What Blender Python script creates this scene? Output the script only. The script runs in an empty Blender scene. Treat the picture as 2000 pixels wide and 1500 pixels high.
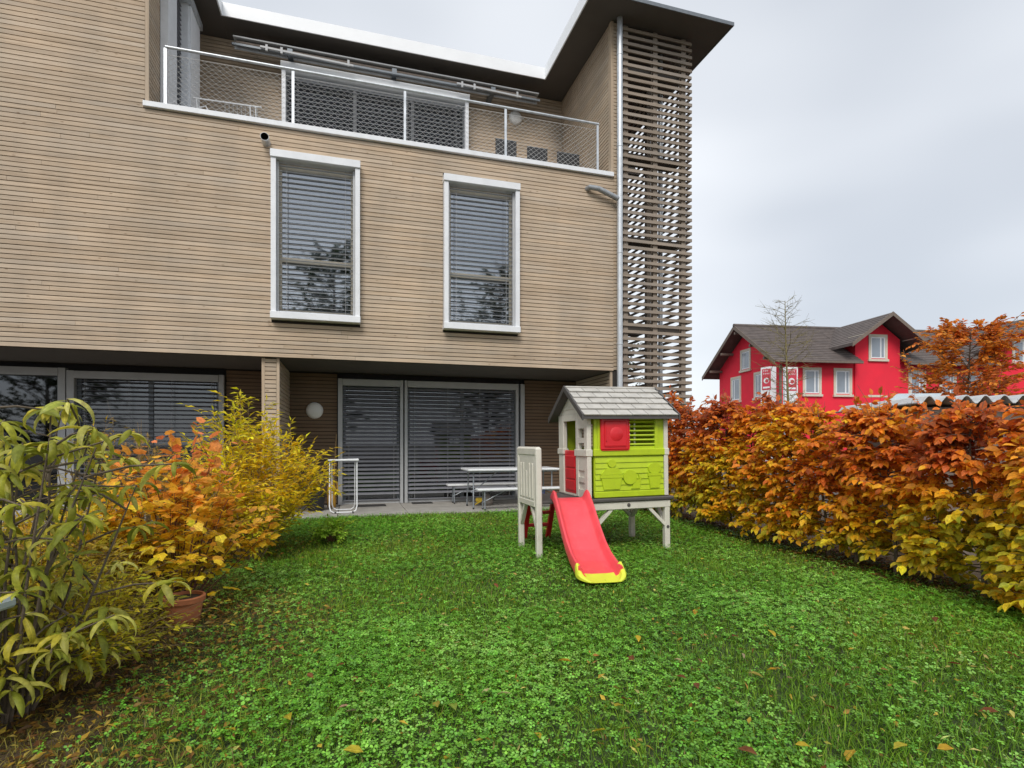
import bpy, math, random
import numpy as np
from mathutils import Vector, Matrix
R = math.radians
random.seed(11)
rng = np.random.default_rng(11)
S = bpy.context.scene
C = S.collection

# ------------------------------------------------------------------ camera, sky, sun, exposure
YAW = 16.37
cd = bpy.data.cameras.new('camera')
cd.sensor_width = 36.0
cd.lens = 36.0 * 1071 / 2000
cd.shift_y = 115 / 2000
cd.clip_start = 0.05
cd.clip_end = 3000
cam = bpy.data.objects.new('camera', cd)
C.objects.link(cam)
cam.location = (0, 0, 1.25)
cam.rotation_euler = (R(90), 0, R(-YAW))
S.camera = cam

SUN_EL, SUN_AZ = 46, 205            # degrees, azimuth clockwise from +Y
w = bpy.data.worlds.new('World')
S.world = w
w.use_nodes = True
nt = w.node_tree
nt.nodes.clear()
def wn(t, **k):
    n = nt.nodes.new(t)
    for a, b in k.items():
        setattr(n, a, b)
    return n
wo = wn('ShaderNodeOutputWorld')
sky = wn('ShaderNodeTexSky', sky_type='NISHITA', sun_disc=False, sun_elevation=R(SUN_EL), sun_rotation=R(SUN_AZ))
b1 = wn('ShaderNodeBackground'); b1.inputs[1].default_value = 0.1
tc = wn('ShaderNodeTexCoord')
mp = wn('ShaderNodeMapping'); mp.inputs['Scale'].default_value = (1.0, 1.0, 2.6); mp.inputs['Location'].default_value = (0.35, 0.1, 0.2)
nz = wn('ShaderNodeTexNoise'); nz.inputs['Scale'].default_value = 1.3; nz.inputs['Detail'].default_value = 2.5; nz.inputs['Roughness'].default_value = 0.45
rp = wn('ShaderNodeValToRGB')
rp.color_ramp.elements[0].position = 0.33; rp.color_ramp.elements[0].color = (0.51, 0.54, 0.585, 1)
rp.color_ramp.elements[1].position = 0.66; rp.color_ramp.elements[1].color = (0.81, 0.83, 0.855, 1)
b2 = wn('ShaderNodeBackground'); b2.inputs[1].default_value = 0.84
mx = wn('ShaderNodeMixShader'); mx.inputs[0].default_value = 0.88
L = nt.links.new
L(tc.outputs['Generated'], mp.inputs[0]); L(mp.outputs[0], nz.inputs['Vector']); L(nz.outputs[0], rp.inputs[0])
L(rp.outputs[0], b2.inputs[0]); L(sky.outputs[0], b1.inputs[0])
L(b1.outputs[0], mx.inputs[1]); L(b2.outputs[0], mx.inputs[2]); L(mx.outputs[0], wo.inputs[0])

sd = bpy.data.lights.new('sun', 'SUN')
sd.energy = 1.5
sd.angle = R(24)
sd.color = (1.0, 0.95, 0.88)
sun = bpy.data.objects.new('sun', sd)
C.objects.link(sun)
_a, _e = R(SUN_AZ), R(SUN_EL)
sdir = Vector((math.sin(_a) * math.cos(_e), math.cos(_a) * math.cos(_e), math.sin(_e)))
sun.rotation_euler = sdir.to_track_quat('Z', 'Y').to_euler()
sun.location = sdir * 60

S.view_settings.view_transform = 'Standard'
S.view_settings.look = 'None'
S.view_settings.gamma = 1.0
S.view_settings.exposure = 0.68
S.view_settings.use_curve_mapping = False
S.render.engine = 'CYCLES'
S.cycles.use_denoising = True
S.cycles.max_bounces = 8
S.cycles.transparent_max_bounces = 16
S.cycles.sample_clamp_indirect = 6.0

# ------------------------------------------------------------------ helpers
def tag(o, label=None, cat=None, group=None, kind=None):
    if label: o['label'] = label
    if cat: o['category'] = cat
    if group: o['group'] = group
    if kind: o['kind'] = kind
    return o

def empty(name, loc=(0, 0, 0), rz=0.0, parent=None):
    o = bpy.data.objects.new(name, None)
    C.objects.link(o)
    o.location = loc
    o.rotation_euler = (0, 0, rz)
    o.empty_display_size = 0.1
    if parent: o.parent = parent
    return o

def link(name, me, parent=None):
    o = bpy.data.objects.new(name, me)
    C.objects.link(o)
    if parent: o.parent = parent
    return o

class MB:
    """collects shapes and links them as one mesh object"""
    def __init__(s): s.v = []; s.f = []
    def add(s, vs, fs):
        n = len(s.v); s.v += [tuple(p) for p in vs]; s.f += [tuple(i + n for i in f) for f in fs]; return s
    def box(s, x0, x1, y0, y1, z0, z1):
        return s.add([(x0,y0,z0),(x1,y0,z0),(x1,y1,z0),(x0,y1,z0),(x0,y0,z1),(x1,y0,z1),(x1,y1,z1),(x0,y1,z1)],
                     [(0,3,2,1),(4,5,6,7),(0,1,5,4),(1,2,6,5),(2,3,7,6),(3,0,4,7)])
    def bbox(s, x0, x1, y0, y1, z0, z1, b=0.008):
        """box with chamfered edges"""
        xs, ys, zs = (x0, x1), (y0, y1), (z0, z1)
        vs = []; idx = {}
        for i in (0, 1):
            for j in (0, 1):
                for k in (0, 1):
                    p = [xs[i], ys[j], zs[k]]; sg = [1 - 2*i, 1 - 2*j, 1 - 2*k]
                    for a in range(3):
                        q = [p[t] + (0 if t == a else sg[t]*b) for t in range(3)]
                        idx[(i,j,k,a)] = len(vs); vs.append(q)
        fs = []
        for a in range(3):
            u, v2 = [(1,2),(2,0),(0,1)][a]
            for sgn in (0, 1):
                def key(p, q):
                    t = [0,0,0]; t[a] = sgn; t[u] = p; t[v2] = q; return (*t, a)
                q = [idx[key(0,0)], idx[key(1,0)], idx[key(1,1)], idx[key(0,1)]]
                fs.append(tuple(q if sgn else q[::-1]))
        for a in range(3):
            u, v2 = [(1,2),(2,0),(0,1)][a]
            for p in (0, 1):
                for q in (0, 1):
                    def key(e, ax):
                        t = [0,0,0]; t[a] = e; t[u] = p; t[v2] = q; return (*t, ax)
                    fs.append((idx[key(0,u)], idx[key(1,u)], idx[key(1,v2)], idx[key(0,v2)]))
        for i in (0, 1):
            for j in (0, 1):
                for k in (0, 1):
                    fs.append((idx[(i,j,k,0)], idx[(i,j,k,1)], idx[(i,j,k,2)]))
        return s.add(vs, fs)
    def bar(s, p0, p1, wx, wz, up=(0,0,1)):
        """rectangular bar from p0 to p1, wx wide across, wz thick along up"""
        p0, p1 = Vector(p0), Vector(p1); d = (p1 - p0).normalized(); up = Vector(up)
        if abs(d.dot(up)) > 0.98: up = Vector((0,1,0))
        a = d.cross(up).normalized() * wx / 2; b = a.cross(d).normalized() * wz / 2
        vs = [p0-a-b, p0+a-b, p0+a+b, p0-a+b, p1-a-b, p1+a-b, p1+a+b, p1-a+b]
        return s.add(vs, [(0,1,2,3),(7,6,5,4),(0,4,5,1),(1,5,6,2),(2,6,7,3),(3,7,4,0)])
    def tube(s, p0, p1, r0, r1=None, n=8, cap=True):
        return s.path([p0, p1], [r0, r0 if r1 is None else r1], n, cap)
    def path(s, pts, rad, n=8, cap=True):
        pts = [Vector(p) for p in pts]
        if not isinstance(rad, (list, tuple)): rad = [rad] * len(pts)
        vs = []; fs = []; ref = None
        for i, p in enumerate(pts):
            d = (pts[min(i+1, len(pts)-1)] - pts[max(i-1, 0)]).normalized()
            if ref is None:
                ref = Vector((0,0,1)) if abs(d.z) < 0.9 else Vector((1,0,0))
            a = d.cross(ref).normalized(); b = a.cross(d).normalized(); ref = b if abs(d.dot(b)) < .9 else ref
            for k in range(n):
                t = 2*math.pi*k/n
                vs.append(p + (a*math.cos(t) + b*math.sin(t)) * rad[i])
        for i in range(len(pts)-1):
            for k in range(n):
                k2 = (k+1) % n
                fs.append((i*n+k, i*n+k2, (i+1)*n+k2, (i+1)*n+k))
        if cap:
            fs.append(tuple(range(n-1, -1, -1))); fs.append(tuple((len(pts)-1)*n + k for k in range(n)))
        return s.add(vs, fs)
    def lathe(s, prof, c=(0,0,0), n=20, axis='z'):
        vs = []; fs = []
        for r, z in prof:
            for k in range(n):
                t = 2*math.pi*k/n; x, y = r*math.cos(t), r*math.sin(t)
                vs.append((c[0]+x, c[1]+y, c[2]+z) if axis == 'z' else (c[0]+x, c[1]+z, c[2]+y))
        for i in range(len(prof)-1):
            for k in range(n):
                k2 = (k+1) % n
                fs.append((i*n+k, i*n+k2, (i+1)*n+k2, (i+1)*n+k))
        return s.add(vs, fs)
    def prism(s, out, a0, a1, axis='y'):
        """2D outline pushed along an axis: 'y' uses (x,z), 'x' uses (y,z), 'z' uses (x,y)"""
        n = len(out)
        mk = {'y': lambda p, a: (p[0], a, p[1]), 'x': lambda p, a: (a, p[0], p[1]), 'z': lambda p, a: (p[0], p[1], a)}[axis]
        vs = [mk(p, a0) for p in out] + [mk(p, a1) for p in out]
        fs = [tuple(range(n-1, -1, -1)), tuple(range(n, 2*n))] + [(i, (i+1) % n, n+(i+1) % n, n+i) for i in range(n)]
        return s.add(vs, fs)
    def mesh(s, name, mat=None, smooth=False):
        me = bpy.data.meshes.new(name)
        me.from_pydata(s.v, [], s.f)
        if mat: me.materials.append(mat)
        me.update()
        import bmesh
        bm = bmesh.new(); bm.from_mesh(me); bmesh.ops.recalc_face_normals(bm, faces=bm.faces); bm.to_mesh(me); bm.free()
        if smooth:
            me.polygons.foreach_set('use_smooth', [True] * len(me.polygons))
            me.set_sharp_from_angle(angle=R(38))
        return me
    def build(s, name, mat, parent=None, smooth=False):
        return link(name, s.mesh(name, mat, smooth), parent)

# ------------------------------------------------------------------ materials
def newmat(name):
    m = bpy.data.materials.new(name); m.use_nodes = True
    t = m.node_tree; t.nodes.clear()
    def N(ty, **k):
        n = t.nodes.new(ty)
        for a, b in k.items(): setattr(n, a, b)
        return n
    o = N('ShaderNodeOutputMaterial'); p = N('ShaderNodeBsdfPrincipled')
    t.links.new(p.outputs[0], o.inputs[0])
    return m, t, N, p, o

def pm(name, col, rough=0.6, var=0.12, scale=9.0, bump=0.0, bscale=60.0, metal=0.0, spec=0.5, dirt=0.0, dirtcol=(0.08, 0.07, 0.05), stretch=(1, 1, 1), coat=0.0):
    """painted / plastic / metal surface with uneven colour, fine relief and some dirt"""
    m, t, N, p, o = newmat(name); L = t.links.new
    g = N('ShaderNodeNewGeometry'); mpn = N('ShaderNodeMapping'); mpn.inputs['Scale'].default_value = stretch
    L(g.outputs['Position'], mpn.inputs[0])
    n1 = N('ShaderNodeTexNoise'); n1.inputs['Scale'].default_value = scale; n1.inputs['Detail'].default_value = 6
    L(mpn.outputs[0], n1.inputs['Vector'])
    r = N('ShaderNodeValToRGB')
    r.color_ramp.elements[0].position = 0.3; r.color_ramp.elements[1].position = 0.7
    r.color_ramp.elements[0].color = (*[c * (1 - var) for c in col], 1)
    r.color_ramp.elements[1].color = (*[min(1, c * (1 + var)) for c in col], 1)
    L(n1.outputs[0], r.inputs[0])
    last = r.outputs[0]
    if dirt > 0:
        n2 = N('ShaderNodeTexNoise'); n2.inputs['Scale'].default_value = scale * 2.7; n2.inputs['Detail'].default_value = 8; n2.inputs['Roughness'].default_value = 0.7
        L(mpn.outputs[0], n2.inputs['Vector'])
        r2 = N('ShaderNodeValToRGB'); r2.color_ramp.elements[0].position = 0.52; r2.color_ramp.elements[0].color = (0, 0, 0, 1)
        r2.color_ramp.elements[1].position = 0.78; r2.color_ramp.elements[1].color = (dirt, dirt, dirt, 1)
        L(n2.outputs[0], r2.inputs[0])
        mxn = N('ShaderNodeMixRGB'); mxn.inputs[2].default_value = (*dirtcol, 1)
        L(r2.outputs[0], mxn.inputs[0]); L(last, mxn.inputs[1]); last = mxn.outputs[0]
    L(last, p.inputs['Base Color'])
    rr = N('ShaderNodeMapRange'); rr.inputs['To Min'].default_value = max(0.02, rough - 0.08); rr.inputs['To Max'].default_value = min(1, rough + 0.1)
    L(n1.outputs[0], rr.inputs[0]); L(rr.outputs[0], p.inputs['Roughness'])
    p.inputs['Metallic'].default_value = metal
    p.inputs['Specular IOR Level'].default_value = spec
    if coat: p.inputs['Coat Weight'].default_value = coat; p.inputs['Coat Roughness'].default_value = 0.25
    if bump > 0:
        n3 = N('ShaderNodeTexNoise'); n3.inputs['Scale'].default_value = bscale; n3.inputs['Detail'].default_value = 5
        L(mpn.outputs[0], n3.inputs['Vector'])
        b = N('ShaderNodeBump'); b.inputs['Strength'].default_value = bump; b.inputs['Distance'].default_value = 0.01
        L(n3.outputs[0], b.inputs['Height']); L(b.outputs[0], p.inputs['Normal'])
    return m

def woodmat(name, axis, cols=((0.40, 0.304, 0.212), (0.585, 0.470, 0.348), (0.505, 0.43, 0.345))):
    """weathered softwood board; grain runs along the given axis; every board object gets its own shade"""
    m, t, N, p, o = newmat(name); L = t.links.new
    g = N('ShaderNodeNewGeometry'); oi = N('ShaderNodeObjectInfo')
    off = N('ShaderNodeVectorMath', operation='SCALE'); off.inputs[0].default_value = (37, 61, 23)
    L(oi.outputs['Random'], off.inputs['Scale'])
    ad = N('ShaderNodeVectorMath', operation='ADD'); L(g.outputs['Position'], ad.inputs[0]); L(off.outputs[0], ad.inputs[1])
    mpn = N('ShaderNodeMapping'); sc = {'x': (1.6, 34, 34), 'y': (34, 1.6, 34), 'z': (34, 34, 1.6)}[axis]; mpn.inputs['Scale'].default_value = sc
    L(ad.outputs[0], mpn.inputs[0])
    n1 = N('ShaderNodeTexNoise'); n1.inputs['Scale'].default_value = 1.0; n1.inputs['Detail'].default_value = 7; n1.inputs['Roughness'].default_value = 0.62
    L(mpn.outputs[0], n1.inputs['Vector'])
    r = N('ShaderNodeValToRGB'); e = r.color_ramp.elements
    e[0].position = 0.27; e[0].color = (*cols[0], 1); e[1].position = 0.72; e[1].color = (*cols[1], 1)
    x = e.new(0.5); x.color = (*[0.5 * (a + b) for a, b in zip(cols[0], cols[1])], 1)
    L(n1.outputs[0], r.inputs[0])
    # slow greying along and across the wall
    n2 = N('ShaderNodeTexNoise'); n2.inputs['Scale'].default_value = 0.9; n2.inputs['Detail'].default_value = 5
    mp2 = N('ShaderNodeMapping'); mp2.inputs['Scale'].default_value = {'x': (0.7, 1, 4), 'y': (1, 0.7, 4), 'z': (2, 2, 0.5)}[axis]
    L(ad.outputs[0], mp2.inputs[0]); L(mp2.outputs[0], n2.inputs['Vector'])
    r2 = N('ShaderNodeValToRGB'); r2.color_ramp.elements[0].position = 0.42; r2.color_ramp.elements[0].color = (0, 0, 0, 1)
    r2.color_ramp.elements[1].position = 0.72; r2.color_ramp.elements[1].color = (0.75, 0.75, 0.75, 1)
    L(n2.outputs[0], r2.inputs[0])
    m1 = N('ShaderNodeMixRGB'); m1.inputs[2].default_value = (*cols[2], 1); L(r2.outputs[0], m1.inputs[0]); L(r.outputs[0], m1.inputs[1])
    # knots
    vo = N('ShaderNodeTexVoronoi'); vo.inputs['Scale'].default_value = 1.0
    mp3 = N('ShaderNodeMapping'); mp3.inputs['Scale'].default_value = {'x': (3.2, 9, 9), 'y': (9, 3.2, 9), 'z': (9, 9, 3.2)}[axis]
    L(ad.outputs[0], mp3.inputs[0]); L(mp3.outputs[0], vo.inputs['Vector'])
    r3 = N('ShaderNodeValToRGB'); r3.color_ramp.elements[0].position = 0.035; r3.color_ramp.elements[0].color = (0.7, 0.7, 0.7, 1)
    r3.color_ramp.elements[1].position = 0.10; r3.color_ramp.elements[1].color = (0, 0, 0, 1)
    L(vo.outputs['Distance'], r3.inputs[0])
    m2 = N('ShaderNodeMixRGB'); m2.inputs[2].default_value = (0.17, 0.10, 0.055, 1); L(r3.outputs[0], m2.inputs[0]); L(m1.outputs[0], m2.inputs[1])
    # board to board
    mr = N('ShaderNodeMapRange'); mr.inputs['To Min'].default_value = 0.91; mr.inputs['To Max'].default_value = 1.08
    L(oi.outputs['Random'], mr.inputs[0])
    m3 = N('ShaderNodeVectorMath', operation='SCALE'); L(m2.outputs[0], m3.inputs[0]); L(mr.outputs[0], m3.inputs['Scale'])
    n7 = N('ShaderNodeTexNoise'); n7.inputs['Scale'].default_value = 1.0; n7.inputs['Detail'].default_value = 5; n7.inputs['Roughness'].default_value = 0.6
    mp7 = N('ShaderNodeMapping'); mp7.inputs['Scale'].default_value = (1.5, 1.5, 0.42); L(g.outputs['Position'], mp7.inputs[0]); L(mp7.outputs[0], n7.inputs['Vector'])
    r7 = N('ShaderNodeValToRGB'); e7 = r7.color_ramp.elements
    e7[0].position = 0.32; e7[0].color = (0.87, 0.88, 0.895, 1); e7[1].position = 0.66; e7[1].color = (1.07, 1.05, 1.03, 1)
    L(n7.outputs[0], r7.inputs[0])
    m7 = N('ShaderNodeVectorMath', operation='MULTIPLY'); L(m3.outputs[0], m7.inputs[0]); L(r7.outputs[0], m7.inputs[1])
    L(m7.outputs[0], p.inputs['Base Color'])
    p.inputs['Roughness'].default_value = 0.78; p.inputs['Specular IOR Level'].default_value = 0.25
    b = N('ShaderNodeBump'); b.inputs['Strength'].default_value = 0.35; b.inputs['Distance'].default_value = 0.004
    L(n1.outputs[0], b.inputs['Height']); L(b.outputs[0], p.inputs['Normal'])
    return m

def leafmat(name, mode, trans=0.3, rough=0.5, spec=0.35, veins=True):
    """leaf: colour from the leaf object ('obj') or from the per-leaf colour attribute ('att')"""
    m, t, N, p, o = newmat(name); L = t.links.new
    if mode == 'obj':
        src = N('ShaderNodeObjectInfo').outputs['Color']
    else:
        src = N('ShaderNodeVertexColor', layer_name='leaf').outputs['Color']
    g = N('ShaderNodeNewGeometry')
    n1 = N('ShaderNodeTexNoise'); n1.inputs['Scale'].default_value = 55; n1.inputs['Detail'].default_value = 4
    L(g.outputs['Position'], n1.inputs['Vector'])
    mr = N('ShaderNodeMapRange'); mr.inputs['From Min'].default_value = 0.3; mr.inputs['From Max'].default_value = 0.7; mr.inputs['To Min'].default_value = 0.72; mr.inputs['To Max'].default_value = 1.2
    L(n1.outputs[0], mr.inputs[0])
    sc = N('ShaderNodeVectorMath', operation='SCALE'); L(src, sc.inputs[0]); L(mr.outputs[0], sc.inputs['Scale'])
    last = sc.outputs[0]; hgt = n1.outputs[0]
    if mode == 'obj':
        tcn = N('ShaderNodeTexCoord'); sx_ = N('ShaderNodeSeparateXYZ'); L(tcn.outputs['Object'], sx_.inputs[0])
        ab = N('ShaderNodeMath', operation='ABSOLUTE'); L(sx_.outputs['Y'], ab.inputs[0])
        mid = N('ShaderNodeMapRange'); mid.inputs['From Min'].default_value = 0.012; mid.inputs['From Max'].default_value = 0.045; mid.inputs['To Min'].default_value = 1; mid.inputs['To Max'].default_value = 0
        L(ab.outputs[0], mid.inputs[0])
        v1 = N('ShaderNodeMath', operation='MULTIPLY_ADD'); v1.inputs[1].default_value = -0.75; L(ab.outputs[0], v1.inputs[0]); L(sx_.outputs['X'], v1.inputs[2])
        v2 = N('ShaderNodeMath', operation='MULTIPLY'); v2.inputs[1].default_value = 62; L(v1.outputs[0], v2.inputs[0])
        v3 = N('ShaderNodeMath', operation='SINE'); L(v2.outputs[0], v3.inputs[0])
        v4 = N('ShaderNodeMapRange'); v4.inputs['From Min'].default_value = 0.78; v4.inputs['From Max'].default_value = 1.0; v4.inputs['To Max'].default_value = 0.45; L(v3.outputs[0], v4.inputs[0])
        mxv = N('ShaderNodeMath', operation='MAXIMUM'); L(mid.outputs[0], mxv.inputs[0]); L(v4.outputs[0], mxv.inputs[1])
        lig = N('ShaderNodeVectorMath', operation='MULTIPLY_ADD'); lig.inputs[1].default_value = (1.35, 1.3, 1.2); lig.inputs[2].default_value = (0.04, 0.04, 0.015); L(sc.outputs[0], lig.inputs[0])
        mv = N('ShaderNodeMixRGB'); L(mxv.outputs[0], mv.inputs[0]); L(sc.outputs[0], mv.inputs[1]); L(lig.outputs[0], mv.inputs[2])
        # brown blotches and edges
        n5 = N('ShaderNodeTexNoise'); n5.inputs['Scale'].default_value = 24; n5.inputs['Detail'].default_value = 5; L(g.outputs['Position'], n5.inputs['Vector'])
        r5 = N('ShaderNodeMapRange'); r5.inputs['From Min'].default_value = 0.60; r5.inputs['From Max'].default_value = 0.72; r5.inputs['To Max'].default_value = 0.6; L(n5.outputs[0], r5.inputs[0])
        mb_ = N('ShaderNodeMixRGB'); mb_.inputs[2].default_value = (0.16, 0.085, 0.025, 1); L(r5.outputs[0], mb_.inputs[0]); L(mv.outputs[0], mb_.inputs[1])
        last = mb_.outputs[0]
        hs = N('ShaderNodeMath', operation='SUBTRACT'); L(n1.outputs[0], hs.inputs[0]); L(mxv.outputs[0], hs.inputs[1]); hgt = hs.outputs[0]
    L(last, p.inputs['Base Color'])
    p.inputs['Roughness'].default_value = rough; p.inputs['Specular IOR Level'].default_value = spec
    b = N('ShaderNodeBump'); b.inputs['Strength'].default_value = 0.3; b.inputs['Distance'].default_value = 0.004
    L(hgt, b.inputs['Height']); L(b.outputs[0], p.inputs['Normal'])
    tr = N('ShaderNodeBsdfTranslucent'); L(last, tr.inputs[0])
    ms = N('ShaderNodeMixShader'); ms.inputs[0].default_value = trans
    L(p.outputs[0], ms.inputs[1]); L(tr.outputs[0], ms.inputs[2]); L(ms.outputs[0], o.inputs[0])
    return m

def glassmat(name, tint=(0.55, 0.6, 0.62), boost=0.30):
    m, t, N, p, o = newmat(name); L = t.links.new
    tr = N('ShaderNodeBsdfTransparent'); tr.inputs[0].default_value = (*tint, 1)
    gl = N('ShaderNodeBsdfGlossy'); gl.inputs['Roughness'].default_value = 0.028; gl.inputs[0].default_value = (0.92, 0.95, 1, 1)
    fr = N('ShaderNodeFresnel'); fr.inputs[0].default_value = 1.52
    ad = N('ShaderNodeMath', operation='MULTIPLY_ADD'); ad.inputs[1].default_value = 1.9; ad.inputs[2].default_value = boost; ad.use_clamp = True
    L(fr.outputs[0], ad.inputs[0])
    g = N('ShaderNodeNewGeometry'); n1 = N('ShaderNodeTexNoise'); n1.inputs['Scale'].default_value = 1.6; L(g.outputs['Position'], n1.inputs['Vector'])
    b = N('ShaderNodeBump'); b.inputs['Strength'].default_value = 0.02; b.inputs['Distance'].default_value = 0.02
    L(n1.outputs[0], b.inputs['Height']); L(b.outputs[0], gl.inputs['Normal'])
    ms = N('ShaderNodeMixShader'); L(ad.outputs[0], ms.inputs[0]); L(tr.outputs[0], ms.inputs[1]); L(gl.outputs[0], ms.inputs[2])
    L(ms.outputs[0], o.inputs[0])
    return m

M = {}
M['wood_x'] = woodmat('larch_boards_x', 'x')
M['wood_y'] = woodmat('larch_boards_y', 'y')
M['wood_z'] = woodmat('larch_boards_z', 'z')
gc = ((0.205, 0.165, 0.128), (0.35, 0.295, 0.238), (0.31, 0.275, 0.24))
M['slat_x'] = woodmat('tower_slats_x', 'x', gc)
M['slat_y'] = woodmat('tower_slats_y', 'y', gc)
M['slat_z'] = woodmat('tower_posts', 'z', gc)
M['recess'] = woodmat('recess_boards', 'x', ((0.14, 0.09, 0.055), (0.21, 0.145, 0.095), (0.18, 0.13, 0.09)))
M['membrane'] = pm('dark_membrane', (0.035, 0.03, 0.026), 0.9, 0.1)
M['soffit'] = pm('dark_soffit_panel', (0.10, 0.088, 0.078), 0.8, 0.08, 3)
M['alu'] = pm('white_aluminium', (0.74, 0.76, 0.79), 0.42, 0.05, 5, dirt=0.18, dirtcol=(0.35, 0.34, 0.32))
M['alu_grey'] = pm('grey_aluminium', (0.42, 0.43, 0.44), 0.42, 0.06, 5)
M['fascia'] = pm('roof_edge_metal', (0.86, 0.88, 0.90), 0.4, 0.03, 3)
M['zinc'] = pm('galvanised_steel', (0.56, 0.59, 0.62), 0.4, 0.14, 16, metal=0.55, stretch=(1, 1, .35))
M['pipe'] = pm('weathered_steel_pipe', (0.30, 0.32, 0.34), 0.5, 0.15, 12, metal=0.3)
M['zinc_dark'] = pm('grey_steel', (0.17, 0.19, 0.21), 0.45, 0.1, 14, metal=0.4)
M['slat'] = pm('blind_slat_grey', (0.46, 0.475, 0.50), 0.4, 0.06, 7, metal=0.1)
M['slat_dark'] = pm('blind_slat_anthracite', (0.22, 0.225, 0.25), 0.4, 0.08, 7, metal=0.1)
M['glass'] = glassmat('window_glass', boost=0.22)
M['glass_low'] = glassmat('patio_glass', tint=(0.35, 0.38, 0.40), boost=0.02)
M['room'] = pm('dim_room', (0.045, 0.045, 0.05), 0.9, 0.2, 2)  # near-black colour stands in for the unlit depth of the rooms
M['curtain'] = pm('pale_curtain', (0.36, 0.37, 0.38), 0.9, 0.15, 8, stretch=(6, 6, .3))
M['lamp'] = pm('opal_lamp', (0.80, 0.80, 0.78), 0.35, 0.03)
M['concrete'] = pm('patio_concrete', (0.36, 0.345, 0.315), 0.85, 0.14, 3.5, bump=0.25, bscale=90, dirt=0.5, dirtcol=(0.2, 0.185, 0.16))
M['black'] = pm('black_plastic', (0.022, 0.022, 0.024), 0.5, 0.15)
M['cane'] = pm('dark_woven_chair', (0.02, 0.021, 0.024), 0.6, 0.3, 60, bump=0.6, bscale=120)
M['white'] = pm('white_plastic', (0.76, 0.78, 0.80), 0.38, 0.04, 12, dirt=0.2, dirtcol=(0.45, 0.44, 0.42))
M['legsteel'] = pm('grey_table_leg', (0.26, 0.29, 0.32), 0.4, 0.1, 10, metal=0.3)
M['cream'] = pm('cream_plastic', (0.66, 0.635, 0.56), 0.45, 0.05, 6, bump=0.08, bscale=140, dirt=0.5, dirtcol=(0.42, 0.38, 0.29))
M['lime'] = pm('lime_plastic', (0.46, 0.60, 0.02), 0.42, 0.06, 6, bump=0.08, bscale=140, dirt=0.4, dirtcol=(0.30, 0.38, 0.04))
M['limeyel'] = pm('yellow_green_plastic', (0.66, 0.72, 0.05), 0.42, 0.05, 8, dirt=0.2, dirtcol=(0.35, 0.36, 0.08))
M['red'] = pm('red_plastic', (0.66, 0.02, 0.03), 0.36, 0.06, 7, bump=0.05, bscale=150, dirt=0.1, dirtcol=(0.3, 0.03, 0.03))
M['slide'] = pm('sky_sheen_red_slide', (0.80, 0.075, 0.095), 0.34, 0.10, 5, bump=0.05, bscale=150, dirt=0.3, dirtcol=(0.74, 0.2, 0.2))  # pale pink patches paint the sky's sheen into the red
M['shingle'] = pm('grey_plastic_shingle', (0.46, 0.445, 0.41), 0.55, 0.12, 10, bump=0.2, bscale=80, dirt=0.35, dirtcol=(0.44, 0.43, 0.40))
M['deck'] = pm('dark_grey_deck', (0.075, 0.07, 0.068), 0.5, 0.12, 10, dirt=0.3, dirtcol=(0.16, 0.15, 0.13))
M['terracotta'] = pm('terracotta', (0.42, 0.145, 0.06), 0.8, 0.14, 14, bump=0.2, dirt=0.35, dirtcol=(0.30, 0.17, 0.11))
M['browntub'] = pm('brown_pot', (0.13, 0.06, 0.03), 0.7, 0.15)
M['soil'] = pm('dark_soil', (0.045, 0.032, 0.02), 0.95, 0.3, 30, bump=0.8, bscale=60)
M['bark'] = pm('grey_brown_bark', (0.12, 0.092, 0.065), 0.85, 0.3, 26, bump=0.5, bscale=70)
M['redbark'] = pm('reddish_twig', (0.13, 0.055, 0.035), 0.8, 0.25, 26)
M['oliverbark'] = pm('olive_bark', (0.20, 0.17, 0.07), 0.85, 0.3, 20)
M['straw'] = pm('dry_straw_stem', (0.25, 0.17, 0.085), 0.85, 0.25, 20)
M['redwall'] = pm('red_render', (0.80, 0.022, 0.05), 0.85, 0.07, 1.2, bump=0.15, bscale=40)
M['rooftile'] = pm('brown_roof_tile', (0.105, 0.085, 0.078), 0.7, 0.25, 2.6, dirt=0.3, dirtcol=(0.16, 0.145, 0.125))
M['bargeboard'] = pm('brown_timber', (0.17, 0.135, 0.11), 0.75, 0.15)
M['stone'] = pm('cream_window_surround', (0.62, 0.57, 0.47), 0.8, 0.06)
M['corrug'] = pm('weathered_fibre_sheet', (0.55, 0.57, 0.58), 0.7, 0.12, 5, dirt=0.4, dirtcol=(0.25, 0.26, 0.26))
M['signred'] = pm('sign_red', (0.55, 0.04, 0.07), 0.5, 0.05)
M['yellowbag'] = pm('yellow_cloth', (0.60, 0.42, 0.04), 0.8, 0.15)
M['ochre'] = pm('ochre_plastic', (0.50, 0.27, 0.03), 0.6, 0.12)
M['greybag'] = pm('grey_cloth', (0.15, 0.135, 0.12), 0.85, 0.2)
M['blue'] = pm('blue_plastic', (0.01, 0.07, 0.36), 0.45, 0.1)
M['mat'] = pm('dark_doormat', (0.045, 0.042, 0.04), 0.95, 0.3, 60, bump=0.6, bscale=180)
M['paleblue'] = pm('pale_garden_table', (0.50, 0.58, 0.63), 0.5, 0.08, 12, dirt=0.3, dirtcol=(0.3, 0.34, 0.36))
M['wire'] = pm('steel_wire', (0.66, 0.66, 0.65), 0.5, 0.05)
M['leaf_o'] = leafmat('leaf_single', 'obj', trans=0.42)
M['leaf_a'] = leafmat('leaf_mass', 'att', trans=0.42)
M['big_o'] = leafmat('large_leaf', 'obj', trans=0.22, rough=0.42, spec=0.5)
M['grass'] = leafmat('grass_blade', 'att', trans=0.35, rough=0.5, spec=0.3)
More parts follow.
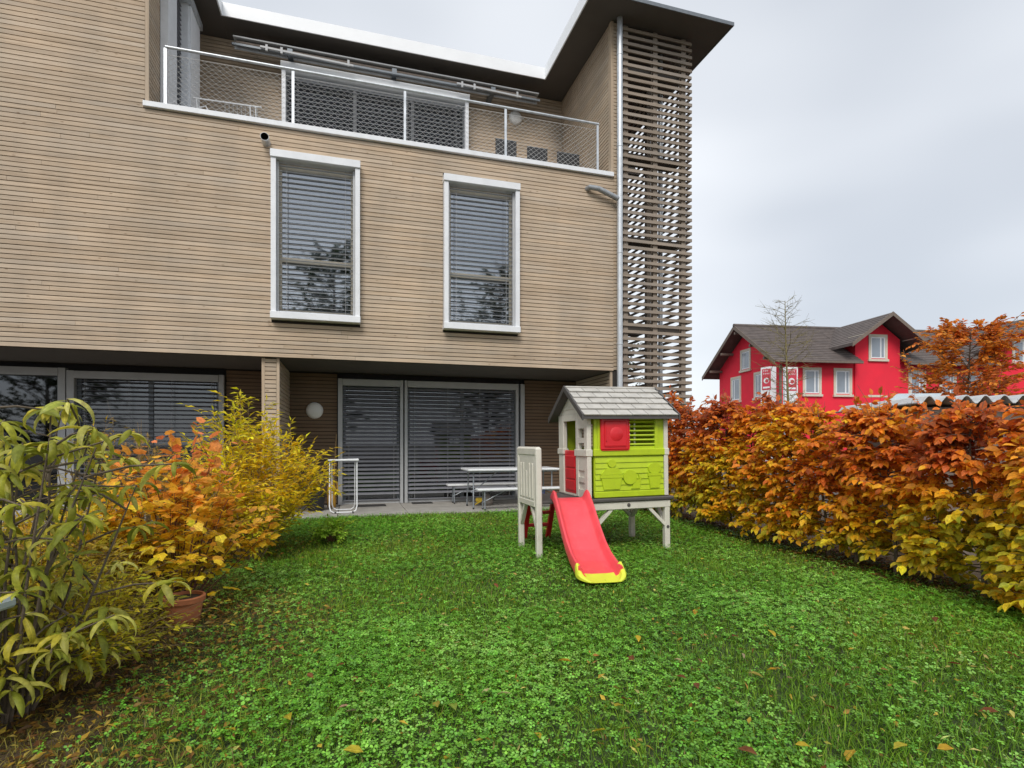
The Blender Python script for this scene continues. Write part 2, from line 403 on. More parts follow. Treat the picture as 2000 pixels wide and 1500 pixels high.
M['clover'] = leafmat('clover_leaf', 'att', trans=0.3, rough=0.36, spec=0.6)

# ------------------------------------------------------------------ leaf templates and mass builders
def T(vs, fs): return np.array(vs, float), fs
BEECH = T([(0,0,0),(.33,.42,.07),(.33,0,-.03),(.33,-.42,.07),(.68,.36,.05),(.68,0,-.06),(.68,-.36,.05),(1,0,-.16)],
          [(0,2,1),(0,3,2),(1,2,5,4),(2,3,6,5),(4,5,7),(5,6,7)])
NARROW = T([(0,0,0),(.4,.5,.06),(.45,0,-.03),(.4,-.5,.06),(1,0,-.14)], [(0,2,1),(0,3,2),(1,2,4),(2,3,4)])
LOBED = T([(0,0,0),(.10,.38,.04),(.34,.42,.02),(.58,.52,-.05),(.70,.33,-.03),(1,0,-.16),(.70,-.33,-.03),(.58,-.52,-.05),(.34,-.42,.02),(.10,-.38,.04),(.42,0,.06)],
          [(10,i,i+1) for i in range(0,9)] + [(10,9,0)])
def _clover():
    vs = []; fs = []
    for k in range(3):
        a = 2*math.pi*k/3; n = len(vs)
        for r, wd, z in ((0.04,0,0),(.55,.36,.05),(.6,0,-.02),(.55,-.36,.05),(1,.2,.0),(.92,0,-.06),(1,-.2,.0)):
            vs.append((r*math.cos(a)-wd*math.sin(a), r*math.sin(a)+wd*math.cos(a), z))
        fs += [tuple(n+i for i in f) for f in ((0,2,1),(0,3,2),(1,2,5,4),(2,3,6,5))]
    return T(vs, fs)
CLOVER = _clover()
BLADE = T([(0,.5,0),(0,-.5,0),(.35,.45,.05),(.35,-.45,.05),(.72,.32,-.02),(.72,-.32,-.02),(1,0,-.22)], [(0,1,3,2),(2,3,5,4),(4,5,6)])
def _big(rows=7, droop=1.1, roll=0.5):
    prof = [.0, .30, .46, .50, .44, .28, .0]
    vs = []; fs = []; x = z = 0; ang = 0.35
    for i in range(rows):
        wv = prof[i] * 0.5 * 1.1
        for j, sgn in enumerate((-1, -.5, 0, .5, 1)):
            yy = wv * sgn * 2 * (1 - roll * .35 * abs(sgn)); vs.append((x, yy, z - roll * wv * (abs(sgn) ** 2) * .34 + (0.01 if sgn == 0 else .0)))
        x += math.cos(ang) / (rows-1); z += math.sin(ang) / (rows-1); ang -= droop / (rows-1) * 1.35
    for i in range(rows-1):
        for j in range(4):
            a = i*5 + j; fs.append((a, a+1, a+6, a+5))
    return T(vs, fs)
BIG = [_big(droop=1.2, roll=.4), _big(droop=2.1, roll=.9), _big(droop=1.65, roll=.7)]

def frames(dirs, nors):
    d = dirs / np.linalg.norm(dirs, axis=1, keepdims=True)
    s = np.cross(nors, d); s /= np.maximum(np.linalg.norm(s, axis=1, keepdims=True), 1e-6)
    n = np.cross(d, s)
    return d, s, n

def mass(name, tmpl, pos, dirs, nors, ln, wd, cols, mat, parent=None, kind='stuff'):
    """many small leaves as one mesh with one colour per leaf"""
    tv, tf = tmpl; N = len(pos); k = len(tv)
    d, s, n = frames(dirs, nors)
    ln = np.broadcast_to(ln, (N,)); wd = np.broadcast_to(wd, (N,))
    V = pos[:, None, :] + d[:, None, :] * (tv[None, :, 0:1] * ln[:, None, None]) + s[:, None, :] * (tv[None, :, 1:2] * wd[:, None, None]) + n[:, None, :] * (tv[None, :, 2:3] * ln[:, None, None])
    V = V.reshape(-1, 3)
    sizes = np.array([len(f) for f in tf]); flat = np.concatenate([np.array(f) for f in tf])
    loops = (flat[None, :] + (np.arange(N) * k)[:, None]).reshape(-1)
    tot = np.tile(sizes, N); st = np.concatenate([[0], np.cumsum(tot)[:-1]])
    me = bpy.data.meshes.new(name)
    me.vertices.add(len(V)); me.vertices.foreach_set('co', V.astype(np.float32).ravel())
    me.loops.add(len(loops)); me.loops.foreach_set('vertex_index', loops.astype(np.int32))
    me.polygons.add(len(tot)); me.polygons.foreach_set('loop_start', st.astype(np.int32)); me.polygons.foreach_set('loop_total', tot.astype(np.int32))
    me.polygons.foreach_set('use_smooth', np.ones(len(tot), dtype=bool))
    ca = me.color_attributes.new('leaf', 'FLOAT_COLOR', 'POINT')
    cc = np.ones((N, k, 4), np.float32); cc[:, :, :3] = cols[:, None, :]
    ca.data.foreach_set('color', cc.ravel())
    me.materials.append(mat); me.update(calc_edges=True); me.validate()
    o = link(name, me, parent)
    if kind: o['kind'] = kind
    return o

_tm = {}
def tmesh(key, tmpl, mat):
    if key not in _tm:
        me = bpy.data.meshes.new('leaf'); me.from_pydata([tuple(v) for v in tmpl[0]], [], tmpl[1])
        me.materials.append(mat); me.polygons.foreach_set('use_smooth', [True]*len(me.polygons)); me.update(); _tm[key] = me
    return _tm[key]

def singles(name, key, tmpl, pos, dirs, nors, ln, wd, cols, mat, parent, base):
    """leaves as objects sharing mesh data"""
    me = tmesh(key, tmpl, mat); d, s, n = frames(dirs, nors); N = len(pos)
    ln = np.broadcast_to(ln, (N,)); wd = np.broadcast_to(wd, (N,)); b = np.array(base)
    for i in range(N):
        o = link(name, me, parent)
        a, bb, c = d[i]*ln[i], s[i]*wd[i], n[i]*ln[i]; p = pos[i] - b
        o.matrix_local = Matrix(((a[0],bb[0],c[0],p[0]),(a[1],bb[1],c[1],p[1]),(a[2],bb[2],c[2],p[2]),(0,0,0,1)))
        o.color = (*cols[i], 1)

def leafset(root, base, key, tmpl, pos, dirs, nors, ln, wd, cols, nsingle, score=None, omat='leaf_o'):
    """the nsingle leaves that show most become parts named leaf, the rest one part of kind stuff"""
    N = len(pos); ln = np.broadcast_to(ln, (N,)); wd = np.broadcast_to(wd, (N,))
    if score is None:
        score = np.linalg.norm(pos - np.array((0, 0, 1.25)), axis=1) + rng.uniform(0, .12, N)
    od = np.argsort(score); a, b = od[:nsingle], od[nsingle:]
    if len(a): singles('leaf', key, tmpl, pos[a], dirs[a], nors[a], ln[a], wd[a], cols[a], M[omat], root, base)
    if len(b):
        o = mass('foliage', tmpl, pos[b] - np.array(base), dirs[b], nors[b], ln[b], wd[b], cols[b], M['leaf_a'], root)

def pal(colors, t, jit=0.18):
    """colour ramp lookup with per-leaf jitter"""
    cs = np.array(colors); t = np.clip(t, 0, 1) * (len(cs) - 1); i = np.minimum(t.astype(int), len(cs) - 2); f = (t - i)[:, None]
    c = cs[i] * (1 - f) + cs[i + 1] * f
    return np.clip(c * rng.normal(1, jit, (len(t), 1)).clip(.5, 1.6) * rng.normal(1, .06, (len(t), 3)), 0.002, 1)

def unit(v): return v / np.maximum(np.linalg.norm(v, axis=-1, keepdims=True), 1e-9)

def noise2(x, y, s, seed=0):
    """cheap smooth noise in 0..1"""
    r = np.random.default_rng(seed); o = np.zeros_like(x)
    for k in range(6):
        a, b, c = r.uniform(-1, 1), r.uniform(-1, 1), r.uniform(0, 6.28); o = o + np.sin((a*x + b*y) * s * (1 + .5*k) + c) / (1 + .35*k)
    return 1 / (1 + np.exp(-1.3 * o))

# ------------------------------------------------------------------ the setting: ground, bed, patio, lawn
YF = 9.87          # facade plane
YR = 11.70         # recessed ground floor wall
YL = 12.55         # back wall of the loggia
def groundmat():
    m = pm('gravel_and_earth', (0.085, 0.075, 0.06), 0.95, 0.25, 4, bump=0.6, bscale=70, dirt=0.5, dirtcol=(0.04, 0.035, 0.02)); return m
tag(MB().box(-600, 600, -300, 900, -0.6, -0.06).build('ground', groundmat()), kind='structure')
M['turf'] = pm('turf_earth', (0.035, 0.055, 0.014), 0.95, 0.35, 9, bump=0.8, bscale=60, dirt=0.5, dirtcol=(0.05, 0.04, 0.018))
M['bedsoil'] = pm('planting_bed_soil', (0.075, 0.05, 0.026), 0.95, 0.35, 12, bump=0.9, bscale=60, dirt=0.5, dirtcol=(0.13, 0.085, 0.035))
tag(MB().box(-1.05, 5.5, -3.0, 9.72, -0.2, -0.03).build('lawn_ground', M['turf']), kind='structure')
tag(MB().box(-7.0, -1.054, -3.0, 9.72, -0.2, -0.02).build('planting_bed', M['bedsoil']), kind='structure')
tag(MB().box(5.504, 8.4, -3.0, 13.5, -0.2, -0.025).build('hedge_bed', M['bedsoil']), kind='structure')

patio = empty('patio', (0, 0, 0)); patio['kind'] = 'structure'
xj = [-9.0, -6.6, -4.2, -2.15, -0.22, 0.98, 2.9, 4.95]
for i in range(len(xj) - 1):
    s = MB().bbox(xj[i] + .006, xj[i+1] - .006, 9.80 + (0.0 if i % 2 else .004), YR + 0.05, -0.16, -0.004 * (i % 2), .006).build('paving_slab', M['concrete'], patio)

# ------------------------------------------------------------------ timber clad building
bld = empty('apartment_building', (0, YF, 0))
tag(bld, 'three storey apartment building clad in light horizontal timber boards', 'building')
BB = lambda mb, name, mat, parent=bld, smooth=False: _part(mb, name, mat, parent, smooth)
def _part(mb, name, mat, parent, smooth=False):
    """part given in world coordinates, parented under a thing whose base is not the origin"""
    o = mb.build(name, mat, parent, smooth)
    o.matrix_parent_inverse = parent_world(parent).inverted()
    return o
def parent_world(p):
    m = Matrix.LocRotScale(p.location, p.rotation_euler.to_quaternion(), p.scale)
    if p.parent: m = parent_world(p.parent) @ p.matrix_parent_inverse @ m
    return m
def place(name, me, parent, mw):
    o = link(name, me, parent); o.matrix_parent_inverse = parent_world(parent).inverted(); o.matrix_basis = mw; return o

_unit = {}
def plank(parent, matk, x0, x1, y0, y1, z0, z1, name='plank'):
    """one board: a shared unit box, scaled"""
    if matk not in _unit:
        _unit[matk] = MB().box(-.5, .5, -.5, .5, -.5, .5).mesh('plank', M[matk])
    mw = Matrix.LocRotScale(Vector(((x0+x1)/2, (y0+y1)/2, (z0+z1)/2)), None, Vector((x1-x0, y1-y0, z1-z0)))
    return place(name, _unit[matk], parent, mw)

WIN = [(-1.262, 0.148, 3.30, 6.07), (1.600, 3.012, 3.295, 6.063)]
XL = -8.0
SOF, CAP, ROOF = 2.677, 6.585, 9.62
# backing of the main wall with the two window holes
fb = MB()
y0, y1 = YF + .028, YF + .13
xs = [XL, WIN[0][0], WIN[0][1], WIN[1][0], WIN[1][1], 5.0]
fb.box(xs[0], xs[1]+.03, y0, y1, SOF+.02, CAP-.09); fb.box(xs[2]-.03, xs[3]+.03, y0, y1, SOF+.02, CAP-.09); fb.box(xs[4]-.03, xs[5], y0, y1, SOF+.02, CAP-.09)
for i in (1, 3):
    fb.box(xs[i]+.032, xs[i+1]-.032, y0, y1, SOF+.02, 3.32); fb.box(xs[i]+.032, xs[i+1]-.032, y0, y1, 6.05, CAP-.09)
fb.box(XL, -3.09, y0, y1, CAP-.088, ROOF-.01)
facade = BB(fb, 'facade', M['membrane'])
PITCH, GAP = 0.0722, 0.0125
def rows(z0, z1, p=PITCH, GAP=GAP):
    n = int(round((z1 - z0) / p)); p = (z1 - z0) / n
    return [(z0 + i*p + GAP/2, z0 + (i+1)*p - GAP/2) for i in range(n)]
def cut(intervals, a, b):
    out = []
    for p, q in intervals:
        if b <= p or a >= q: out.append((p, q)); continue
        if p < a: out.append((p, a))
        if q > b: out.append((b, q))
    return out
def split(p, q, lo=3.4, hi=5.2):
    out = []
    while q - p > hi:
        c = p + random.uniform(lo, hi) * (random.uniform(.35, 1) if not out else 1)
        if q - c < .6: break
        out.append((p, c)); p = c
    out.append((p, q)); return out
for (a, b) in rows(SOF, ROOF - .02):
    iv = [(XL, 5.0)] if b < CAP - .05 else [(XL, -3.10)]
    if CAP - .12 < (a+b)/2 < CAP + .03: iv = [(XL, -3.12)]
    for (x0, x1, z0, z1) in WIN:
        if b > z0 - .02 and a < z1 + .02: iv = cut(iv, x0 - .004, x1 + .004)
    for p, q in iv:
        for u, v in split(p, q):
            dy = random.uniform(-.0015, .0015)
            plank(facade, 'wood_x', u + .0015, v - .0015, YF + dy, YF + .026 + dy, a, b)
BB(MB().box(-3.098, -3.045, YF - .004, YF + .028, CAP + .02, ROOF - .01), 'corner_trim', M['wood_z'])
# inside of the rooms and floors
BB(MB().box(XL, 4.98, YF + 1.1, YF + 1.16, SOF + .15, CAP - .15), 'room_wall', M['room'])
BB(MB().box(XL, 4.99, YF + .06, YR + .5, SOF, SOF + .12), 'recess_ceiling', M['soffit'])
BB(MB().box(-3.05, 4.99, YF + .14, YL + .1, 6.22, 6.34), 'loggia_floor', M['concrete'])
BB(MB().bbox(-3.115, 4.985, YF - .055, YF + .20, CAP - .075, CAP + .012, .006), 'balcony_coping', M['alu'])
# rear volume so that no sky shows through
BB(MB().box(XL, 4.99, YL + .16, YL + 3.2, 0, ROOF - .02), 'rear_wall', M['membrane'])

# recessed ground floor: boarded wall pieces, fin walls
def boards(mb, x0, x1, y, z0, z1, p=PITCH, t=.022):
    for a, b in rows(z0, z1, p): mb.box(x0, x1, y - t, y, a, b)
def boards_y(mb, x, y0, y1, z0, z1, side, p=PITCH, t=.022):
    for a, b in rows(z0, z1, p): mb.box(min(x, x+side*t), max(x, x+side*t), y0, y1, a, b)
rc = MB()
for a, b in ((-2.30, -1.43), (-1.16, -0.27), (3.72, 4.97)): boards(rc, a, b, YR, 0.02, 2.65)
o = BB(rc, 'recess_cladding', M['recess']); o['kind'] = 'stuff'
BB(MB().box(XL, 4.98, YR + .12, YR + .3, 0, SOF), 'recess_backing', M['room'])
rb = MB()
for a, b in ((-2.32, -1.2), (-1.2, -0.26), (3.71, 4.98)): rb.box(a, b, YR + .004, YR + .118, 0, SOF - .002)
BB(rb, 'recess_sheathing', M['membrane'])['kind'] = 'stuff'
fin = BB(MB().box(-1.40, -1.19, YF + .125, YR, 0, SOF - .003), 'fin_wall', M['membrane'])
for a, b in rows(0.03, SOF - .01):
    plank(fin, 'wood_x', -1.385, -1.205, YF + .10, YF + .123, a, b)
for x in (-1.43, -1.20): _part(MB().box(x, x + .045, YF + .09, YF + .135, 0, SOF - .004), 'corner_trim', M['wood_z'], fin)
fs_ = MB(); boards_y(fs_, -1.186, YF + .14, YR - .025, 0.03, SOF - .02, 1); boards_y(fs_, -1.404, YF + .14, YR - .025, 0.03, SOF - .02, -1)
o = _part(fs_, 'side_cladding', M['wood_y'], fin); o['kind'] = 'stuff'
ew = BB(MB().box(4.99, 5.15, YF + .03, YL + 3.2, 0, ROOF - .01), 'end_wall', M['membrane'])
for a, b in rows(0.03, SOF - .01):
    plank(ew, 'wood_y', 4.966, 4.988, YF + .09, YR, a, b)
_part(MB().box(4.945, 4.99, YF + .03, YF + .085, 0, SOF - .005), 'corner_trim', M['wood_z'], ew)

# loggia back wall and its two side walls
lw = BB(MB().box(-3.06, 4.98, YL + .03, YL + .12, 6.34, ROOF - .005), 'loggia_wall', M['membrane'])
LW = (-1.41, 2.63, 6.36, 9.335)
for a, b in rows(6.35, ROOF - .01):
    if b < 7.2:
        continue
    for p, q in cut([(-3.03, 4.96)], LW[0], LW[1]) if a < LW[3] else [(-3.03, 1.2), (1.2, 4.96)]:
        plank(lw, 'wood_x', p + .001, q - .001, YL, YL + .024, a, b)
lr = BB(MB().box(4.975, 5.0, YF + .03, YL, 6.34, ROOF - .005), 'loggia_side_wall', M['membrane'])
for a, b in rows(CAP + .02, ROOF - .01, PITCH, .02):
    plank(lr, 'wood_y', 4.95, 4.973, YF + .12, YL - .003, a, b)
for x0, x1, yy in ((4.945, 5.0, YF + .0), ): _part(MB().box(x0, x1, yy, yy + .115, CAP + .014, ROOF - .006), 'corner_trim', M['wood_z'], lr)
ef = MB(); boards(ef, 5.003, 5.175, YF + .03, SOF + .02, ROOF - .02)
o = BB(ef, 'edge_cladding', M['wood_x']); o['kind'] = 'stuff'
ll = BB(MB().box(-3.12, -3.085, YF + .14, YL, 6.34, ROOF - .005), 'loggia_side_wall', M['membrane'])
for a, b in rows(CAP + .02, ROOF - .01, PITCH, .02):
    plank(ll, 'wood_y', -3.083, -3.062, YF + .032, 10.45, a, b)
    plank(ll, 'wood_y', -3.083, -3.062, 11.98, YL - .003, a, b)

# roof: dark soffit slab, thin outer edge, deep pale fascia round the loggia cut-out
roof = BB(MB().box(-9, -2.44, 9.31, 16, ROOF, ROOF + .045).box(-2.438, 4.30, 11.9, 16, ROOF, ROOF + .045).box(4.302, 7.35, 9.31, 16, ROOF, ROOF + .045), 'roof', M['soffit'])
edge = MB()
edge.box(-2.44, 4.30, 11.875, 11.898, ROOF - .012, ROOF + .25)
edge.box(-2.437, -2.415, 9.29, 11.872, ROOF - .012, ROOF + .25)
edge.box(4.275, 4.299, 9.29, 11.872, ROOF - .012, ROOF + .27)
_part(edge, 'roof_fascia', M['fascia'], roof)
_part(MB().box(4.275, 7.372, 9.288, 9.308, ROOF - .01, ROOF + .06).box(7.352, 7.372, 9.31, 16, ROOF - .01, ROOF + .06).box(-9, -2.44, 9.288, 9.308, ROOF - .01, ROOF + .2), 'roof_edge_trim', M['zinc_dark'], roof)
_part(MB().box(-9, -2.46, 9.33, 15.9, ROOF + .048, ROOF + .2).box(-9, 7.2, 12.0, 15.9, ROOF + .05, ROOF + .21), 'roof_deck', M['zinc_dark'], roof)

# windows with external venetian blinds
def slat_mesh(name, width, mat, depth=.078, tilt=20):
    a = R(tilt); prof = []
    pts = [(-.5, 0), (-.25, .055), (0, .075), (.25, .055), (.5, 0)]
    top = [(p*depth, q*depth) for p, q in pts]; bot = [(p*depth, q*depth - .0028) for p, q in reversed(pts)]
    for p, q in top + bot:
        prof.append((p*math.cos(a) - q*math.sin(a), p*math.sin(a) + q*math.cos(a)))
    return MB().prism(prof, -width/2, width/2, 'x').mesh(name, mat)

def blinds(win, x0, x1, ztop, zbot, y, pitch, tilt, matk, depth=.078):
    me = slat_mesh('blind_slat', x1 - x0, M[matk], depth, tilt); n = int((ztop - zbot) / pitch)
    for i in range(n):
        place('blind_slat', me, win, Matrix.LocRotScale(Vector(((x0+x1)/2, y, ztop - (i+.5)*pitch)), Matrix.Rotation(R(random.uniform(-2.5, 2.5)), 3, 'X').to_quaternion(), None))
    cm = MB()
    for fx in (.10, .90) if x1 - x0 < 2 else (.06, .36, .66, .95):
        for dy in (-.03, .03): cm.tube((x0 + fx*(x1-x0), y+dy, zbot), (x0 + fx*(x1-x0), y+dy, ztop), .0022, n=4)
    _part(cm, 'blind_cord', M['alu_grey'], win)
    _part(MB().bbox(x0, x1, y-.028, y+.028, zbot - .028, zbot - .004, .004), 'bottom_rail', M[matk], win)

for k, (x0, x1, z0, z1) in enumerate(WIN):
    wd = MB()
    wd.box(x0, x0 + .078, YF - .135, YF + .16, z0 + .112, z1 - .127); wd.box(x1 - .078, x1, YF - .135, YF + .16, z0 + .112, z1 - .127)
    win = BB(wd, 'window', M['alu'])
    _part(MB().bbox(x0 - .008, x1 + .008, YF - .16, YF + .16, z1 - .125, z1, .005), 'window_header', M['alu'], win)
    _part(MB().bbox(x0 - .008, x1 + .008, YF - .165, YF + .16, z0, z0 + .11, .005), 'window_sill', M['alu'], win)
    fr = MB(); ya, yb = YF + .06, YF + .12
    zm = z0 + (z1 - z0) * .36
    fr.box(x0+.08, x0+.15, ya, yb, z0+.112, z1-.127); fr.box(x1-.15, x1-.08, ya, yb, z0+.112, z1-.127)
    fr.box(x0+.152, x1-.152, ya, yb, z0+.112, z0+.19); fr.box(x0+.152, x1-.152, ya, yb, z1-.22, z1-.127); fr.box(x0+.152, x1-.152, ya, yb, zm, zm+.075)
    _part(fr, 'casement_frame', M['stone'], win)
    _part(MB().box(x0+.15, x1-.15, YF+.088, YF+.096, z0+.185, zm+.002).box(x0+.15, x1-.15, YF+.088, YF+.096, zm+.073, z1-.21), 'window_pane', M['glass'], win)
    gd = MB()
    for gx in (x0 + .079, x1 - .115): gd.box(gx, gx + .034, YF - .05, YF + .01, z0 + .112, z1 - .128)
    _part(gd, 'blind_guide', M['alu_grey'], win)
    blinds(win, x0 + .118, x1 - .118, z1 - .16, z0 + .15, YF - .02, .0865, 6, 'slat', .064)
    cu = MB()
    ww = x1 - x0
    for ci in range(14):
        cx = x0 + .16 + ww * (.30 if k == 0 else .22) + ci * .035
        cu.box(cx, cx + .03, YF + .30 + .02*(ci % 2), YF + .33 + .02*(ci % 2), z0 + .12, z1 - .2)
    o = _part(cu, 'curtain', M['curtain'], win); o['kind'] = 'stuff'

def patio_window(x0, x1, ztop, posts, bays, matk='slat_dark', tilt=40, dark=True):
    win = BB(MB().box(posts[0][0], posts[-1][1], YR + .02, YR + .03, 0.0, .03), 'patio_window', M['alu_grey'])
    for a, b in posts: _part(MB().box(a, b, YR - .10, YR + .019, 0.0, ztop), 'window_post', M['alu_grey'], win)
    for a, b in bays:
        _part(MB().bbox(a, b, YR - .115, YR + .03, ztop - .135, ztop - .004, .004), 'window_header', M['alu_grey'], win)
        _part(MB().box(a, b, YR + .055, YR + .063, .06, ztop - .136), 'window_pane', M['glass_low'], win)
        _part(MB().box(a, b, YR - .02, YR + .05, 0.0, .058), 'window_sill', M['alu_grey'], win)
        fr = MB(); fr.box(a, a+.06, YR+.034, YR+.053, .06, ztop-.14); fr.box(b-.06, b, YR+.034, YR+.053, .06, ztop-.14)
        if b - a > 1.6: fr.box((a+b)/2-.04, (a+b)/2+.04, YR+.034, YR+.053, .06, ztop-.14)
        _part(fr, 'casement_frame', M['zinc_dark'], win)
        if tilt is not None: blinds(win, a + .012, b - .012, ztop - .14, .09, YR - .035, .083, tilt, matk)
    return win
patio_window(-.25, 3.70, 2.552, ((-.25, -.165), (.985, 1.045), (1.075, 1.135), (3.50, 3.56), (3.61, 3.70)), ((-.163, .983), (1.137, 3.498)))
patio_window(-4.99, -2.33, 2.545, ((-4.86, -4.75), (-2.42, -2.33)), ((-4.748, -2.422),), 'slat_dark', 12)
pw = patio_window(-7.6, -4.90, 2.585, ((-7.6, -7.52), (-4.99, -4.88)), ((-7.518, -4.992),), tilt=None)

lwin = BB(MB().box(-1.375, 2.565, 12.3, YL+.02, LW[2]-.015, LW[2]), 'balcony_window', M['alu'])
for xx in (-1.375, 2.49): _part(MB().box(xx, xx+.075, 12.22, YL+.02, LW[2]+.001, 8.98), 'window_post', M['alu'], lwin)
_part(MB().bbox(-1.395, 2.585, 12.18, YL+.02, 8.985, 9.14, .005), 'window_header', M['fascia'], lwin)
_part(MB().box(-1.299, 2.489, YL-.012, YL-.004, LW[2], 8.98), 'window_pane', M['glass_low'], lwin)
_part(MB().box(.05, .12, YL-.03, YL-.014, LW[2], 8.98).box(1.3, 1.37, YL-.03, YL-.014, LW[2], 8.98), 'casement_frame', M['alu_grey'], lwin)
blinds(lwin, -1.295, 2.485, 8.95, 6.9, 12.34, .0865, 22, 'slat')

# window box in the left side wall of the loggia, seen along the wall
sw = BB(MB().box(-3.06, -2.94, 10.46, 10.93, 6.36, ROOF-.01), 'side_window', M['alu'])
_part(MB().box(-3.06, -2.86, 11.30, 11.325, 6.36, 9.30).box(-3.04, -2.82, 11.33, 11.95, 6.36, 9.28), 'window_reveal', M['alu'], sw)
_part(MB().bbox(-3.06, -2.78, 10.95, 11.99, 9.29, 9.42, .006), 'window_header', M['zinc'], sw)
sl = MB()
z = 9.2
while z > 6.5:
    sl.box(-3.05, -2.965, 10.94, 11.295, z, z + .012); z -= .0865
o = _part(sl, 'blind', M['slat_dark'], sw); o['kind'] = 'stuff'
_part(MB().box(-3.075, -3.06, 10.93, 11.3, 6.4, 9.28), 'window_pane', M['black'], sw)

# balcony railing
rail = BB(MB().tube((-2.83, YF + .05, 7.55), (4.70, YF + .05, 7.55), .024, n=10), 'balcony_railing', M['zinc'], smooth=True)
for x in (-2.832, -.937, .924, 2.789, 4.677):
    _part(MB().box(x - .022, x + .022, YF + .044, YF + .056, CAP, 7.53).box(x - .04, x + .04, YF + .02, YF + .08, CAP + .013, CAP + .02), 'railing_post', M['zinc'], rail)
net = MB()
zx0, zx1, za, zb = -2.80, 4.66, CAP + .035, 7.43
sl_ = 0.80; st = 0.108
def clipseg(x, sgn):
    xa, xb = x, x + sgn * (zb - za) / sl_; z0_, z1_ = za, zb
    pts = []
    def at(xx): return za + (xx - x) * sgn * sl_
    lo, hi = min(xa, xb), max(xa, xb)
    lo2, hi2 = max(lo, zx0), min(hi, zx1)
    if hi2 - lo2 < .02: return None
    return (lo2, at(lo2)), (hi2, at(hi2))
x = zx0 - 1.2
while x < zx1 + 1.2:
    for sgn in (1, -1):
        s2 = clipseg(x, sgn)
        if s2: net.tube((s2[0][0], YF + .05 + .002*sgn, s2[0][1]), (s2[1][0], YF + .05 + .002*sgn, s2[1][1]), .0027, n=3, cap=False)
    x += st
for zz in (za, zb): net.tube((zx0, YF + .05, zz), (zx1, YF + .05, zz), .004, n=4)
o = _part(net, 'wire_mesh', M['wire'], rail); o['kind'] = 'stuff'

# folded awning under the eaves
aw = BB(MB().box(-2.26, 4.2, 12.07, 12.22, 9.37, 9.395).box(-2.26, 4.2, 12.225, 12.24, 9.22, 9.37), 'awning', M['alu_grey'])
_part(MB().tube((-2.22, 12.16, 9.31), (4.16, 12.16, 9.31), .045, n=10), 'fabric_roll', M['bargeboard'], aw, True)
_part(MB().bbox(-2.28, 4.22, 12.04, 12.08, 9.185, 9.235, .006), 'front_bar', M['zinc_dark'], aw)
for a, b in ((-1.75, .05), (2.25, 3.75)):
    am = MB().bar((a, 12.0, 9.215), (b, 12.0, 9.175), .035, .036)
    for xx in (a + .12, a + .4, b - .1): am.box(xx-.022, xx+.022, 11.98, 12.02, 9.15, 9.27)
    _part(am, 'awning_arm', M['alu_grey'], aw)
for xx in (-1.2, .9, 3.1): _part(MB().box(xx-.05, xx+.05, 12.05, YL-.002, 9.22, 9.32), 'awning_bracket', M['zinc_dark'], aw)

# wall lamps, vent, downpipe
for (x, y, z, r) in ((3.77, YL, 9.01, .165), (-.70, YR - .02, 1.90, .165)):
    wl = BB(MB().lathe([(0, -.075), (r*.5, -.07), (r*.85, -.05), (r*.97, -.02), (r, 0)], (x, y, z), 24, 'y'), 'wall_lamp', M['lamp'], smooth=True)
vt = BB(MB().lathe([(.062, -.2), (.066, -.2), (.066, .03)], (-1.345, YF, 6.225), 20, 'y'), 'vent_pipe', M['zinc'], smooth=True)
_part(MB().lathe([(0, -.05), (.06, -.05), (.061, -.199), ], (-1.345, YF, 6.225), 20, 'y'), 'pipe_mouth', M['black'], vt, True)
dp = BB(MB().path([(5.085, YF-.10, 0.0), (5.085, YF-.10, 5.0), (5.085, YF-.10, ROOF)], .058, 14), 'downpipe', M['zinc'], smooth=True)
for z in (1.2, 3.2, 5.0, 7.1, 8.9): _part(MB().lathe([(.0585, -.02), (.064, -.015), (.064, .015), (.0585, .02)], (5.085, YF-.10, z), 14), 'pipe_collar', M['zinc'], dp, True)
_part(MB().path([(4.43, YF + .02, 6.22), (4.45, YF - .08, 6.215), (4.62, YF - .12, 6.19), (5.07, YF - .10, 6.05)], .05, 12), 'branch_pipe', M['pipe'], dp, True)

# lattice stair tower
TX0, TX1, TY1 = 5.20, 6.76, 13.1
tw = MB()
for x in (5.235, 5.905, 6.565): tw.box(x, x + .10, YF + .032, YF + .13, 0, ROOF - .005)
for y in (11.4, 12.9): tw.box(6.63, 6.73, y, y + .1, 0, ROOF - .005)
tower = BB(tw, 'lattice_stair_tower', M['slat_z'])
zl = .22
while zl < ROOF - .1:
    plank(tower, 'slat_x', TX0, TX1 + .03 + random.uniform(-.006, .006), YF - .004, YF + .024, zl, zl + .060, 'lattice_slat')
    plank(tower, 'slat_y', TX1 + .001, TX1 + .026, YF + .035, TY1, zl, zl + .054, 'lattice_slat')
    zl += .1405
_part(MB().box(TX0 - .02, TX0 - .0, YF - .004, YF + .04, 0, ROOF - .006), 'corner_trim', M['wood_z'], tower)
_part(MB().box(TX0, TX1, TY1 + .1, TY1 + .16, 8.75, ROOF - .01), 'tower_rear_panel', M['membrane'], tower)
for i, z in enumerate((8.80, 7.06, 5.36, 3.55)):
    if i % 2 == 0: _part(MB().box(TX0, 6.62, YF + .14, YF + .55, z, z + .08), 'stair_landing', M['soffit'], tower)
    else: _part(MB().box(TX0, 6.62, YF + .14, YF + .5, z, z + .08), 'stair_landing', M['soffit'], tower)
fl = MB()
for i, (za_, zb_) in enumerate(((1.9, 3.6), (3.6, 5.4), (5.4, 7.1), (7.1, 8.9))):
    xx = 5.22 if i % 2 == 0 else 5.72
    ya_, yb_ = (YF + 2.3, YF + .9) if i % 2 == 0 else (YF + .9, YF + 2.3)
    fl.bar((xx + .2, ya_, za_), (xx + .2, yb_, zb_), (.42 if i % 2 == 0 else .30), .07)
